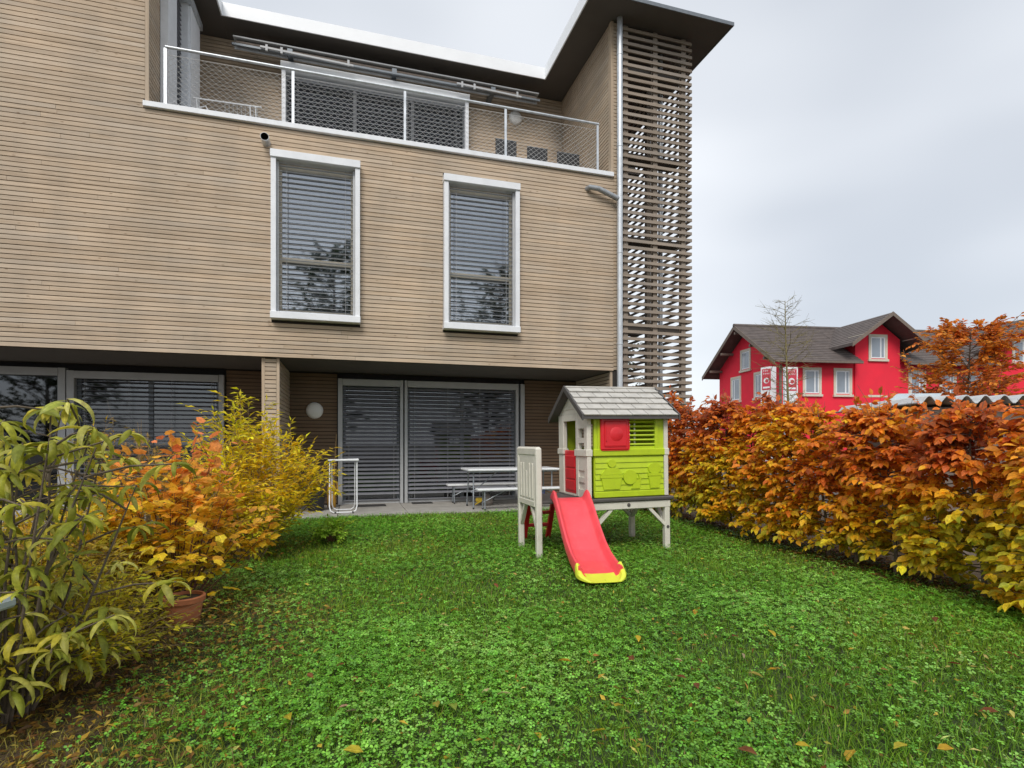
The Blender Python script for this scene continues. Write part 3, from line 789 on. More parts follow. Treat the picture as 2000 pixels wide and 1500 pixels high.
_part(fl, 'stair_flight', M['soffit'], tower)
_part(MB().tube((6.42, YF + .6, 0), (6.42, YF + .6, ROOF - .01), .05, n=10), 'tower_pipe', M['zinc'], tower, True)

# ------------------------------------------------------------------ red house beyond the hedge
def cam2w(xc, zc):
    a = R(YAW); return (xc*math.cos(a) + zc*math.sin(a), -xc*math.sin(a) + zc*math.cos(a))
hx, hy = cam2w(16.67, 34.0)
red = empty('red_house', (hx, hy, 0), R(-YAW + 8))
tag(red, 'bright red rendered house with brown tiled roof and wall dormers', 'house')
D, LN, EZ, RZ = 7.4, 21.5, 6.85, 9.25      # gable width, length, wall top, ridge
SLOPE = (RZ - 6.25) / 4.5
MB().prism([(0, 0), (0, EZ - .12), (D/2, RZ - .30), (D, EZ - .12), (D, 0)], 0, LN, 'x').build('wall', M['redwall'], red)
def roofslab(mb, x0, x1, y0, z0, y1, z1, n, t=.13):
    """stepped tile courses rising from (y0,z0) to (y1,z1)"""
    for i in range(n):
        a, b = i / n, (i + 1.12) / n
        ya, yb = y0 + (y1-y0)*a, y0 + (y1-y0)*b; zA, zB = z0 + (z1-z0)*a, z0 + (z1-z0)*b
        mb.prism([(ya, zA), (yb, zB), (yb, zB - t), (ya, zA - t)], x0, x1, 'x') if True else None
        mb.prism([(ya, zA + .075), (yb, zB + .012), (yb, zB), (ya, zA)], x0 - .01, x1 + .01, 'x')
def uL(u):          # wall position seen at column u of the long front
    k = (u - 1000) / 1071
    return (k*34 - 16.67) / (math.cos(R(8)) - k*math.sin(R(8)))
DORM = ((1668, 1755), (1945, 2034))
rf = MB()
xc_ = -.95
for u0, u1 in DORM:
    roofslab(rf, xc_, uL(u0) - .02, -.8, 6.25, D/2, RZ, 20, .11); xc_ = uL(u1) + .02
roofslab(rf, xc_, LN + .9, -.8, 6.25, D/2, RZ, 20, .11)
for u0, u1 in DORM: roofslab(rf, uL(u0) - .019, uL(u1) + .019, 1.6, 7.85, D/2, RZ, 9, .11)
roofslab(rf, -.95, LN + .9, D + .8, 6.25, D/2, RZ, 20)
rt = rf.build('roof', M['rooftile'], red)
MB().path([(-1.0, D/2, RZ + .03), (LN + .9, D/2, RZ + .03)], .13, 8).build('ridge_tiles', M['rooftile'], rt)
bbm = MB()
for y0, y1 in ((-.82, D/2), (D + .82, D/2)):
    bbm.prism([(y0, 6.25 + .04), (y1, RZ + .04), (y1, RZ - .24), (y0, 6.25 - .24)], -1.0, -.955, 'x')
bbm.build('bargeboard', M['bargeboard'], rt)
for a, b in ((-.9, uL(1668) - .05), (uL(1755) + .05, uL(1945) - .05)): MB().box(a, b, -.86, -.78, 6.16, 6.27).build('gutter', M['bargeboard'], rt)
for y, z in ((.35, 6.55), (D/2, 8.75), (D - .35, 6.55), (1.9, 7.6), (D-1.9, 7.6)): MB().bar((-.94, y, z), (.1, y, z), .14, .16).build('rafter_end', M['bargeboard'], rt)
def hwin(x, z0, wid, hgt, y=0.0, gable=False):
    f = MB(); g = MB(); fr = MB()
    def bx(mb, a, b, d0, d1, z0_, z1_):
        mb.box(a, b, y + d0, y + d1, z0_, z1_) if not gable else mb.box(d0, d1, a, b, z0_, z1_)
    t = .16
    bx(f, x-t, x, -.05, .06, z0-.06, z0+hgt+t); bx(f, x+wid, x+wid+t, -.05, .06, z0-.06, z0+hgt+t); bx(f, x, x+wid, -.05, .06, z0+hgt, z0+hgt+t); bx(f, x-t-.05, x+wid+t+.05, -.12, .06, z0-.2, z0-.062)
    o = f.build('window', M['stone'], red)
    bx(fr, x, x+.08, -.02, .03, z0, z0+hgt); bx(fr, x+wid-.08, x+wid, -.02, .03, z0, z0+hgt); bx(fr, x+.08, x+wid-.08, -.02, .03, z0+hgt-.08, z0+hgt); bx(fr, x+.08, x+wid-.08, -.02, .03, z0, z0+.07); bx(fr, x+wid*.66, x+wid*.66+.09, -.02, .03, z0+.07, z0+hgt-.08)
    fr.build('window_frame', M['alu'], o)
    bx(g, x+.08, x+wid-.08, -.012, -.004, z0+.07, z0+hgt-.08); g.build('window_pane', M['farglass'], o)
M['farglass'] = pm('pale_reflecting_pane', (0.20, 0.24, 0.29), 0.08, 0.2, .8, spec=1.0)
for u in (1585, 1645, 1711, 1790, 1850, 1900, 1985, 2050): hwin(uL(u) - .45, 4.35, .95, 1.45)
for y, z0, wd, hg in ((3.4, 6.35, .95, 1.2), (1.7, 4.3, 1.0, 1.5), (4.6, 4.3, 1.0, 1.5)): hwin(y, z0, wd, hg, gable=True)
def dormer(u0, u1, ua):
    x0, x1 = uL(u0), uL(u1); xm = (x0 + x1) / 2; w2 = (x1 - x0) / 2; zt = 7.85; za = zt + w2*.72
    MB().prism([(x0, 0), (x0, zt), (xm, za), (x1, zt), (x1, 0)], -.10, D/2 - .1, 'y').build('dormer_wall', M['redwall'], red)
    o_ = 1.15; rm = MB()
    zlo = zt - o_*.72 + .28; zhi = za + .28
    n = 12
    for sgn in (-1, 1):
        for i in range(n):
            a, b = i/n, (i+1.12)/n
            xa, xb = xm + sgn*(w2+o_)*(1-a), xm + sgn*(w2+o_)*max(0, 1-b); zA, zB = zlo + (zhi-zlo)*a, zlo + (zhi-zlo)*min(b, 1)
            rm.prism([(xa, zA), (xb, zB), (xb, zB-.13), (xa, zA-.13)], -1.25, D/2 + .4, 'y')
            rm.prism([(xa, zA+.05), (xb, zB+.012), (xb, zB), (xa, zA)], -1.26, D/2 + .41, 'y')
    dr = rm.build('dormer_roof', M['rooftile'], red)
    bm_ = MB()
    for sgn in (-1, 1): bm_.prism([(xm + sgn*(w2+o_+.02), zlo+.05), (xm, zhi+.05), (xm, zhi-.2), (xm + sgn*(w2+o_+.02), zlo-.2)], -1.31, -1.265, 'y')
    bm_.build('bargeboard', M['bargeboard'], dr)
    for sgn in (-1, 1): MB().bar((xm + sgn*(w2+.35), -1.25, zt-.02), (xm + sgn*(w2+.35), 0, zt-.02), .14, .14).build('rafter_end', M['stone'], dr)
    hwin(xm - .5, 6.62, 1.0, 1.35, y=-.10)
dormer(1668, 1755, 1725); dormer(1945, 2034, 2000)
MB().box(-.14, -.02, -.14, -.02, 0, 6.1).build('corner_pipe', M['bargeboard'], red)

# advertising boards by the house corner
def board(u, zc, wid, zt, rz, label, dep=.28):
    x, y = cam2w((u-1000)/1071*zc, zc)
    r = empty('sign_board', (x, y, 0), R(-YAW + rz)); tag(r, label, 'sign', 'advertising boards at the red house')
    MB().box(-wid/2, wid/2, 0, dep, .2, zt).build('panel', M['white'], r)
    s = MB().box(-wid/2+.08, wid/2-.08, -.012, -.002, zt-1.3, zt-.12).build('poster', M['signred'], r)
    mk = MB()
    for i, hh in enumerate((.10, .07)):                       # blurred line of white capitals
        zz = zt - .24 - i*.16; xx = -wid/2 + .14
        while xx < wid/2 - .2:
            ww = random.uniform(.05, .09)
            mk.box(xx, xx+.022, -.02, -.013, zz-hh/2, zz+hh/2); mk.box(xx+.023, xx+ww, -.02, -.013, zz+hh/2-.022, zz+hh/2); xx += ww + .035
    mk.lathe([(0, -.02), (wid*.24, -.02), (wid*.24, -.013)], (0, 0, zt-.78), 18, 'y')
    mk.box(-wid/2+.14, wid/2-.14, -.02, -.013, zt-1.22, zt-1.12)
    mk.build('lettering', M['white'], s)
    MB().lathe([(0, -.024), (wid*.15, -.024), (wid*.15, -.021)], (0.03, 0, zt-.80), 16, 'y').build('emblem', M['signred'], s)
    return r
board(1497, 31.0, .66, 5.55, -52, 'white board with red poster standing left of the bare birch trunk', .45)
board(1546, 30.0, .74, 5.40, 6, 'white board with red poster standing right of the bare birch trunk', .2)

# ------------------------------------------------------------------ small shed with corrugated roof behind the hedge
sx, sy = cam2w(5.0, 6.15)
shed = empty('shed', (sx, sy, 0), R(-YAW - 6))
tag(shed, 'low shed with white corrugated roof just showing over the beech hedge', 'shed')
cm = MB(); n = 60; prof = []
for i in range(n + 1):
    xx = -.62 + 1.3*i/n; prof.append((xx, .042*math.sin(2*math.pi*xx/.185)))
out = [(x, z + 1.72) for x, z in prof] + [(x, z + 1.708) for x, z in reversed(prof)]
MBs = MB().prism(out, -.35, 1.5, 'y'); co = MBs.build('corrugated_roof', M['corrug'], shed)
MB().prism([(-.50, 1.77), (.10, 1.77), (.15, 1.85), (-.34, 1.85)], .5, .53, 'y').build('roof_light', M['paleblue'], co)
MB().box(-.5, .6, -.2, 1.4, 0, 1.64).build('shed_wall', M['bargeboard'], shed)

# ------------------------------------------------------------------ patio furniture
def folding_table():
    r = empty('folding_table', (2.10, 10.06, 0)); tag(r, 'long white folding table on the patio behind the playhouse', 'table')
    Lx, Wy = 1.84, .74
    MB().bbox(0, Lx, 0, Wy, .715, .757, .014).build('tabletop', M['white'], r)
    MB().box(.05, Lx-.05, .05, .075, .69, .714).box(.05, Lx-.05, Wy-.075, Wy-.05, .69, .714).build('apron_rail', M['legsteel'], r)
    for x, sg in ((.13, 1), (Lx-.13, -1)):
        for y in (.07, Wy-.07):
            yo = .05 if y < .3 else -.05
            o = MB().path([(x, y+yo, .70), (x, y+yo, .34), (x-.01*sg, y+yo*.2, .26), (x-.012*sg, y, .02)], .0135, 8).build('leg', M['legsteel'], r, True)
            MB().tube((x-.012*sg, y, 0), (x-.012*sg, y, .03), .017, n=8).build('foot_cap', M['black'], o)
        MB().tube((x, .12, .30), (x, Wy-.12, .30), .011, n=6).build('stretcher', M['legsteel'], r)
        MB().path([(x, Wy/2, .30), (x+sg*.12, Wy/2, .36), (x+sg*.55, Wy/2, .70)], .010, 6).build('brace', M['legsteel'], r)
    return r
folding_table()
def bench(loc, label, Lx=1.83):
    r = empty('folding_bench', loc); tag(r, label, 'bench', 'white folding benches on the patio')
    MB().bbox(0, Lx, 0, .25, .36, .40, .012).build('seat', M['white'], r)
    for x, sg in ((.14, 1), (Lx-.14, -1)):
        for y, q in ((.03, -.012), (.22, .012)):
            o = MB().path([(x, .125+q*6, .36), (x, y, .01)], .012, 8).build('leg', M['legsteel'], r, True)
            MB().tube((x, y, 0), (x, y, .025), .016, n=8).build('foot_cap', M['black'], o)
        MB().tube((x, .06, .14), (x, .19, .14), .009, n=6).build('stretcher', M['legsteel'], r)
        MB().path([(x, .125, .15), (x+sg*.42, .125, .35)], .009, 6).build('brace', M['legsteel'], r)
    return r
bench((2.24, 9.84, 0), 'white folding bench in front of the long table at the lawn edge')
bench((1.90, 11.12, 0), 'white folding bench behind the long table beside the grey blinds')
# clutter below the bench
tb = empty('cloth_bag', (2.62, 10.75, 0)); tag(tb, 'slumped grey bag lying under the white folding table', 'bag')
MB().lathe([(0, 0), (.13, .005), (.15, .06), (.12, .14), (.07, .20), (.03, .24), (0, .25)], (0, 0, 0), 14).build('sack', M['greybag'], tb, True)
MB().path([(.02, 0, .23), (.1, -.05, .29), (.14, -.08, .2), (.12, -.12, .1)], .01, 6).build('strap', M['black'], tb, True)
yb = MB().bbox(2.40, 2.56, 10.68, 10.80, .06, .15, .02); yb.path([(2.36, 10.62, .03), (2.60, 10.72, .13)], .014, 6)
tag(yb.build('sand_scoop', M['yellowbag']), 'small yellow sand scoop beside the grey bag under the table', 'scoop')
bc = empty('blue_crate', (3.72, 11.35, 0)); tag(bc, 'blue plastic crate on the patio behind the playhouse door', 'crate')
MB().prism([(0, .02), (.34, .02), (.37, .25), (-.03, .25)], 0, .26, 'y').build('tub', M['blue'], bc)
MB().box(-.045, .385, -.015, .275, .25, .27).build('rim', M['blue'], bc)
for (x0, x1, y0, y1, lb) in ((.10, .66, 11.1, 11.38, 'dark doormat in front of the narrow patio door'), (1.22, 1.62, 11.35, 11.56, 'small dark doormat in front of the wide patio window')):
    me_ = empty('doormat', ((x0+x1)/2, (y0+y1)/2, 0)); tag(me_, lb, 'doormat', 'doormats on the patio')
    MB().bbox(x0-(x0+x1)/2, x1-(x0+x1)/2, y0-(y0+y1)/2, y1-(y0+y1)/2, .001, .016, .004).build('pile', M['mat'], me_)
    MB().box(x0-(x0+x1)/2-.012, x1-(x0+x1)/2+.012, y0-(y0+y1)/2-.012, y1-(y0+y1)/2+.012, .0005, .008).build('rubber_edge', M['black'], me_)

# white folded drying frame
dr = empty('drying_frame', (-.13, 10.2, 0)); tag(dr, 'white tubular drying frame standing folded beside the yellow shrub', 'drying frame')
def uframe(y0, y1, zt, w_, name):
    pts = [(-w_, y1, zt), (-w_, y0 + (y1-y0)*.2, .12), (-w_ + .02, y0, .045), (-w_ + .07, y0, .015), (w_ - .07, y0, .015), (w_ - .02, y0, .045), (w_, y0 + (y1-y0)*.2, .12), (w_, y1, zt)]
    return MB().path(pts, .011, 8).build(name, M['white'], dr, True)
uframe(.0, .14, .93, .235, 'frame_tube'); uframe(.45, .17, .90, .20, 'frame_tube')
MB().bbox(-.27, .27, .08, .24, .925, .955, .008).build('folded_rack', M['white'], dr)
for i in range(5): MB().tube((-.26, .09+.03*i, .945), (.26, .09+.03*i, .96), .005, n=6).build('rail', M['white'], dr)
for x in (-.15, .15): MB().tube((x, -.012, .015), (x+.03, -.012, .015), .014, n=8).build('foot_cap', M['black'], dr)
# pots and things at the left end of the patio
def pot(name, loc, r, h, matk, label, cat='pot'):
    o = empty(name, loc); tag(o, label, cat)
    MB().lathe([(0, .0), (r*.68, 0), (r*.72, .01), (r*.9, h*.82), (r*.90, h*.84)], (0,0,0), 28).build('body', M[matk], o, True)
    MB().lathe([(r*.905, h*.80), (r*1.0, h*.82), (r*1.02, h*.97), (r*.98, h), (r*.88, h), (r*.86, h*.9)], (0,0,0), 28).build('rim', M[matk], o, True)
    MB().lathe([(0, h*.9), (r*.87, h*.895)], (0,0,0), 24).build('soil', M['soil'], o)
    return o
pot('flower_pot', (-.62, 10.75, 0), .19, .36, 'black', 'dark flower pot half hidden by the yellow shrub on the patio')
oc = empty('watering_can', (-.36, 11.2, 0)); tag(oc, 'tall ochre plastic can leaning at the patio door post', 'can')
MB().lathe([(0, 0), (.075, 0), (.08, .02), (.08, .40), (.05, .47), (.03, .50), (0, .50)], (0,0,0), 16).build('body', M['ochre'], oc, True)
MB().path([(.03, 0, .49), (.10, 0, .47), (.11, 0, .32), (.075, 0, .26)], .011, 6).build('handle', M['ochre'], oc, True)
tag(MB().path([(-.36, 11.05, 0), (-.31, 11.35, .8), (-.28, 11.52, 1.42)], .012, 6).build('garden_cane', M['straw']), 'thin brown cane leaning on the patio door post', 'cane')

# balcony: chairs, low table, drying rack
def chair(x, ztop, label, wd=.46, y=11.2):
    r = empty('balcony_chair', (x, y, 6.34)); tag(r, label, 'chair', 'dark woven chairs on the balcony')
    h = ztop - 6.34
    MB().bbox(-wd/2, wd/2, -.02, .03, .48, h, .012).build('backrest', M['cane'], r)
    MB().bbox(-wd/2, wd/2, .035, .52, .42, .47, .012).build('seat', M['cane'], r)
    for sx_ in (-1, 1):
        MB().bbox(sx_*wd/2-.02, sx_*wd/2+.02, 0.035, .5, .64, .67, .006).build('armrest', M['cane'], r)
        for yy in (.0, .48): MB().box(sx_*(wd/2-.03)-.018, sx_*(wd/2-.03)+.018, yy-.015, yy+.02, 0, .42 if yy == 0 else .415).build('leg', M['cane'], r)
    MB().box(-wd/2, wd/2, -.022, .032, h+.001, h+.014).build('top_rail', M['zinc_dark'], r)
chair(3.16, 7.66, 'dark woven balcony chair left, under the round wall lamp'); chair(3.86, 7.60, 'dark woven balcony chair in the middle of the three'); chair(4.58, 7.585, 'dark woven balcony chair nearest the lattice tower', .52)
dk = empty('clothes_airer', (-2.1, 10.8, 6.34)); tag(dk, 'white wire clothes airer on the balcony behind the net', 'clothes airer')
MB().path([(-.55, 0, .96), (.55, 0, .98)], .013, 8).build('top_bar', M['white'], dk)
for i in range(9): MB().path([(-.05+.065*i, .0, .96), (-.1+.07*i, .25, .78)], .005, 5).build('hanging_wire', M['white'], dk)
for x in (-.5, .45, .36): MB().path([(x, -.02, .96), (x+.02, .2, 0)], .011, 6).build('leg', M['white'], dk)
MB().path([(-.5, .02, .8), (-.36, .02, .86), (-.30, .02, .72), (-.2, .02, .6)], .012, 6).build('hook', M['white'], dk, True)

# ------------------------------------------------------------------ playhouse on stilts
ph = empty('playhouse', (2.0, 5.75, 0)); ph.rotation_euler = (0, R(-.8), 0)
tag(ph, 'lime green and cream plastic playhouse on stilts with a grey roof and red slide', 'playhouse')
W0, W1, DP = .60, 1.635, .88
ZD = .60
# deck
dkb = MB()
dkb.bbox(W0-.02, W1+.06, -.05, DP+.04, ZD-.045, ZD, .012)
deck = dkb.build('deck', M['deck'], ph)
for i in range(7): MB().bbox(.03, W0-.022, .0+.125*i, .12+.125*i, ZD-.035, ZD-.005, .006).build('deck_board', M['deck'], deck)
# stilts with braces
def stilt(x, y, dx, name='leg'):
    o = MB().bbox(x-.034, x+.034, y-.034, y+.034, -.03, ZD-.05, .008).build(name, M['cream'], ph)
    return o
for x, dx in ((W0+.05, 1), (W1-.02, -1)):
    for y, dy in ((.01, 1), (DP-.03, -1)):
        o = stilt(x, y, dx)
        MB().bar((x+dx*.025, y, .26), (x+dx*.245, y, ZD-.125), .036, .05, (0,1,0)).build('brace', M['cream'], o)
        MB().bar((x, y+dy*.025, .26), (x, y+dy*.23, ZD-.125), .036, .05, (1,0,0)).build('brace', M['cream'], o)
        if y < .3: MB().lathe([(0, -.044), (.017, -.042), (.019, -.035)], (x, y, .235 if dx < 0 else .3), 12, 'y').build('bolt', M['deck'], o)
MB().bbox(W0+.01, W1+.02, -.028, .03, ZD-.135, ZD-.047, .008).build('beam', M['cream'], ph)
MB().bbox(W0+.01, W1+.02, DP-.06, DP, ZD-.135, ZD-.047, .008).build('beam', M['cream'], ph)
MB().lathe([(0, -.038), (.02, -.036), (.022, -.029)], (W0+.50, 0, ZD-.085), 14, 'y').build('bolt', M['deck'], ph)
# railing panel at the deck end
rl = MB().bbox(-.028, .028, .04, .60, .53, 1.165, .012).build('railing', M['cream'], ph)
for y in (-.01, .645): MB().bbox(-.034, .034, y-.036, y+.036, -.03, 1.19, .012).build('post', M['cream'], rl)
MB().bbox(-.036, .036, -.04, .68, 1.10, 1.205, .02).build('top_rail', M['cream'], rl)
MB().bbox(-.034, .034, .03, .61, .53, .60, .008).build('bottom_rail', M['cream'], rl)
for i in range(5): MB().bbox(-.036, -.027, .085+.108*i, .150+.108*i, .62, 1.02 - (.09 if i == 2 else 0), .008).build('flute', M['cream'], rl)
for a, b in (((0, .02, .28), (0, .21, .55)), ((0, .615, .28), (0, .43, .55))): MB().bar(a, b, .036, .045, (1,0,0)).build('brace', M['cream'], rl)
# red ladder at the back of the deck
ld = empty('ladder', (0, 0, 0), 0, ph)
for x in (.19, .52): MB().bar((x, DP-.02, ZD), (x, DP+.26, -.02), .04, .06, (1,0,0)).build('side_rail', M['red'], ld)
for i, t in enumerate((.12, .42, .70)):
    MB().bbox(.205, .505, DP-.03+.26*t, DP+.03+.26*t, ZD*(1-t)-.03, ZD*(1-t)+.01, .006).build('rung', M['red'], ld)
MB().bbox(.10, .56, DP-.06, DP-.02, ZD-.12, ZD-.04, .008).build('ladder_beam', M['red'], ld)
# front wall: lime, clapboards below, window above
fwz0, belt, eave = ZD+.005, 1.12, 1.56
fw = MB().box(W0+.09, W1-.03, .022, .05, fwz0+.02, belt-.03)
front = fw.build('front_wall', M['lime'], ph)
nb = 6
for i in range(nb):
    a = fwz0+.075 + (belt-.05-fwz0-.075)/nb*i; b = fwz0+.075 + (belt-.05-fwz0-.075)/nb*(i+1)
    MB().prism([(.004, a+.004), (.021, a+.004), (.021, b), (.014, b)], W0+.10, W1-.05, 'x').build('clapboard', M['lime'], front)
MB().bbox(W0+.085, W1-.025, .0, .03, fwz0, fwz0+.072, .008).build('base_band', M['lime'], front)
MB().bbox(W0+.075, W1-.012, -.012, .03, belt-.035, belt+.045, .008).build('belt_band', M['lime'], front)
# window opening in the upper wall
wx0, wx1, wz0, wz1 = W0+.17, W1-.16, 1.195, 1.50
up = MB().box(W0+.09, wx0, .015, .05, belt+.04, eave+.03).box(wx1, W1-.03, .015, .05, belt+.04, eave+.03).box(wx0+.001, wx1-.001, .015, .05, belt+.04, wz0).box(wx0+.001, wx1-.001, .015, .05, wz1, eave+.03)
upper = up.build('upper_wall', M['lime'], front)
MB().bbox(wx0-.04, wx0+.004, -.004, .03, wz0-.05, wz1+.04, .006).build('window_trim', M['lime'], front)
MB().bbox(wx1-.004, wx1+.04, -.004, .03, wz0-.05, wz1+.04, .006).build('window_trim', M['lime'], front)
sh = MB().bbox(wx0-.015, wx0+.355, -.03, -.006, wz0-.045, wz1+.03, .018).build('shutter', M['red'], ph)
MB().bbox(wx0+.03, wx0+.31, -.040, -.029, wz0+.0, wz1-.012, .01).build('shutter_panel', M['red'], sh)
MB().lathe([(0, -.052), (.035, -.05), (.075, -.044), (.085, -.039)], (wx0+.18, 0, (wz0+wz1)/2-.01), 24, 'y').build('shutter_boss', M['red'], sh, True)
MB().bbox(wx0+.04, wx0+.055, -.05, -.039, wz0+.06, wz1-.09, .005).build('shutter_handle', M['red'], sh)
for i in range(6):
    z = wz0+.02 + i*.0525
    MB().bar((wx0+.36, .022, z), (wx1, .022, z), .03, .016, (0, .45, 1)).build('louvre', M['lime'], front)
for x in (wx0+.45,): MB().box(x, x+.018, .045, .058, wz0, wz1).build('window_mullion', M['cream'], front)
# raised pictures of pots on the wall
def relief(out, y0=-.006, y1=.012): return MB().prism(out, y0, y1, 'y')
def disc(cx_, cz, rx, rz_, n=18, a0=0): return [(cx_ + rx*math.cos(2*math.pi*k/n), cz + rz_*math.sin(2*math.pi*k/n)) for k in range(n)]
for nm, out, yy in (('pot_relief', [(W0+.20, .70), (W0+.40, .70), (W0+.43, .83), (W0+.17, .83)], -.008), ('pot_rim_relief', [(W0+.155, .832), (W0+.445, .832), (W0+.445, .868), (W0+.155, .868)], -.012), ('bush_relief', [(W0+.17, .87), (W0+.22, .935), (W0+.30, .955), (W0+.39, .94), (W0+.44, .87)], -.006), ('flower_relief', disc(W0+.305, 1.0, .052, .045), -.010), ('apple_relief', disc(W0+.535, .835, .085, .085), -.012), ('can_relief', [(W0+.55, .70), (W0+.66, .70), (W0+.68, .83), (W0+.64, .88), (W0+.66, .81), (W0+.60, .80)], -.007), ('pot_relief', [(W0+.80, .70), (W0+.92, .70), (W0+.94, .84), (W0+.78, .84)], -.008), ('pot_rim_relief', [(W0+.77, .842), (W0+.95, .842), (W0+.95, .875), (W0+.77, .875)], -.012), ('flower_relief', disc(W0+.86, .93, .085, .065), -.008)):
    relief(out, yy, .013).build(nm, M['lime'], front)
# corner posts and side wall with door
sidew = empty('door_wall', (0, 0, 0), 0, ph)
for (y0, y1) in ((-.005, .085), (.255, .33)): MB().bbox(W0-.005, W0+.05, y0, y1, fwz0, eave+.03, .006).build('wall_post', M['cream'], sidew)
for za_, zb_ in ((fwz0, fwz0+.09), (.78, .84), (.92, 1.14), (1.24, 1.30), (1.41, eave+.03)):
    MB().box(W0-.002, W0+.04, .087, .253, za_, zb_).build('wall_rail', M['cream'], sidew)
for za_, zb_ in ((.69, .78), (.84, .92)): MB().box(W0+.012, W0+.04, .087, .253, za_, zb_).build('wall_infill', M['cream'], sidew)
MB().bbox(W0-.005, W0+.05, .72, DP, fwz0, eave+.03, .006).build('wall_post', M['cream'], sidew)
MB().bbox(W0-.02, W0+.06, -.014, .34, belt-.035, belt+.045, .006).build('belt_band', M['cream'], sidew)
MB().bbox(W0-.02, W0+.06, .70, DP+.012, belt-.02, belt+.05, .006).build('belt_band', M['cream'], sidew)
MB().box(W0-.004, W0+.05, .331, .719, eave-.05, eave+.03).build('door_lintel', M['cream'], sidew)
MB().box(W0-.004, W0+.05, .331, .719, fwz0, fwz0+.02).build('threshold', M['cream'], sidew)
dr_ = MB().bbox(W0+.008, W0+.036, .335, .715, fwz0+.024, belt+.03, .01).build('door', M['red'], ph)
for i, (za_, zb_) in enumerate(((fwz0+.06, fwz0+.18), (fwz0+.20, fwz0+.32), (fwz0+.34, fwz0+.48))):
    MB().bbox(W0-.001, W0+.009, .38, .67, za_, zb_, .005).build('door_panel', M['red'], dr_)
MB().prism([(-.005, eave+.032), (DP+.005, eave+.032), (DP/2, 1.89)], W0+.0, W0+.045, 'x').build('gable', M['cream'], sidew)
for z in (1.66, 1.75): MB().box(W0-.008, W0-.001, DP/2-(1.89-z)*1.25, DP/2+(1.89-z)*1.25, z-.008, z+.004).build('gable_rib', M['cream'], sidew)
MB().bbox(W1-.045, W1+.008, -.008, .045, fwz0, eave+.03, .006).build('corner_post', M['cream'], ph)
MB().bbox(W1-.045, W1+.018, -.016, .05, belt-.035, belt+.045, .006).build('corner_post', M['cream'], ph)
MB().box(W1-.04, W1, .05, DP-.05, fwz0, eave+.02).build('end_wall', M['lime'], ph)
MB().prism([(0, eave+.022), (DP, eave+.022), (DP/2, 1.89)], W1-.04, W1, 'x').build('gable', M['cream'], ph)
bw = MB().box(W0+.05, W1-.045, DP-.045, DP, fwz0, 1.18).box(W0+.05, W0+.3, DP-.045, DP, 1.182, eave).box(W1-.35, W1-.045, DP-.045, DP, 1.182, eave).box(W0+.302, W1-.352, DP-.045, DP, 1.48, eave)
bw.build('back_wall', M['lime'], ph)
# roof with overlapping shingles
RX0, RX1 = W0-.085, W1+.09
rr0 = Vector((0, -.10, eave-.02)); rr1 = Vector((0, DP/2, 1.915))
rs = MB().prism([(-.10, eave-.02), (DP/2, 1.905), (DP+.10, eave-.02), (DP+.10, eave-.05), (DP/2, 1.865), (-.10, eave-.05)], RX0, RX1, 'x').build('roof', M['deck'], ph)
shm = {}
slope = (rr1 - rr0); sn = Vector((0, -slope.z, slope.y)).normalized()
for side in (0, 1):
    for r_ in range(5):
        t0, t1 = r_/5, min(1.0, (r_+1.22)/5)
        xo = (RX1-RX0)/6 * (.5 if r_ % 2 else 0)
        xa = RX0 + .004
        edges = [RX0+.004] + [RX0 + xo + (RX1-RX0)/6*k for k in range(0 if xo else 1, 6)] + [RX1-.004]
        for k in range(len(edges)-1):
            a, b = edges[k]+.004, edges[k+1]-.004
            if b - a < .03: continue
            p0 = rr0 + slope*t0 + sn*.024; p1 = rr0 + slope*t1 + sn*.004; j = random.uniform(0, .004)
            p0 += sn*j
            th = sn*.014
            f = (lambda p: p) if side == 0 else (lambda p: Vector((p.x, DP - p.y, p.z)))
            vs = []
            for x in (a, b):
                for p in (p0-th, p1-th*.2, p1, p0): vs.append(f(Vector((x, p.y, p.z))))
            MB().add(vs, [(0,1,2,3),(7,6,5,4),(0,4,5,1),(1,5,6,2),(2,6,7,3),(3,7,4,0)]).build('roof_shingle', M['shingle'], rs)
MB().bbox(RX0-.004, RX1+.004, DP/2-.03, DP/2+.03, 1.905, 1.93, .008).build('ridge_cap', M['shingle'], rs)
for x in (RX0-.022, RX1+.004):
    for sg in (0, 1):
        f = (lambda y: y) if sg == 0 else (lambda y: DP-y)
        MB().prism([(f(-.11), eave-.065), (f(DP/2), 1.868), (f(DP/2), 1.935), (f(-.11), eave+.005)], x, x+.018, 'x').build('bargeboard', M['deck'], rs)
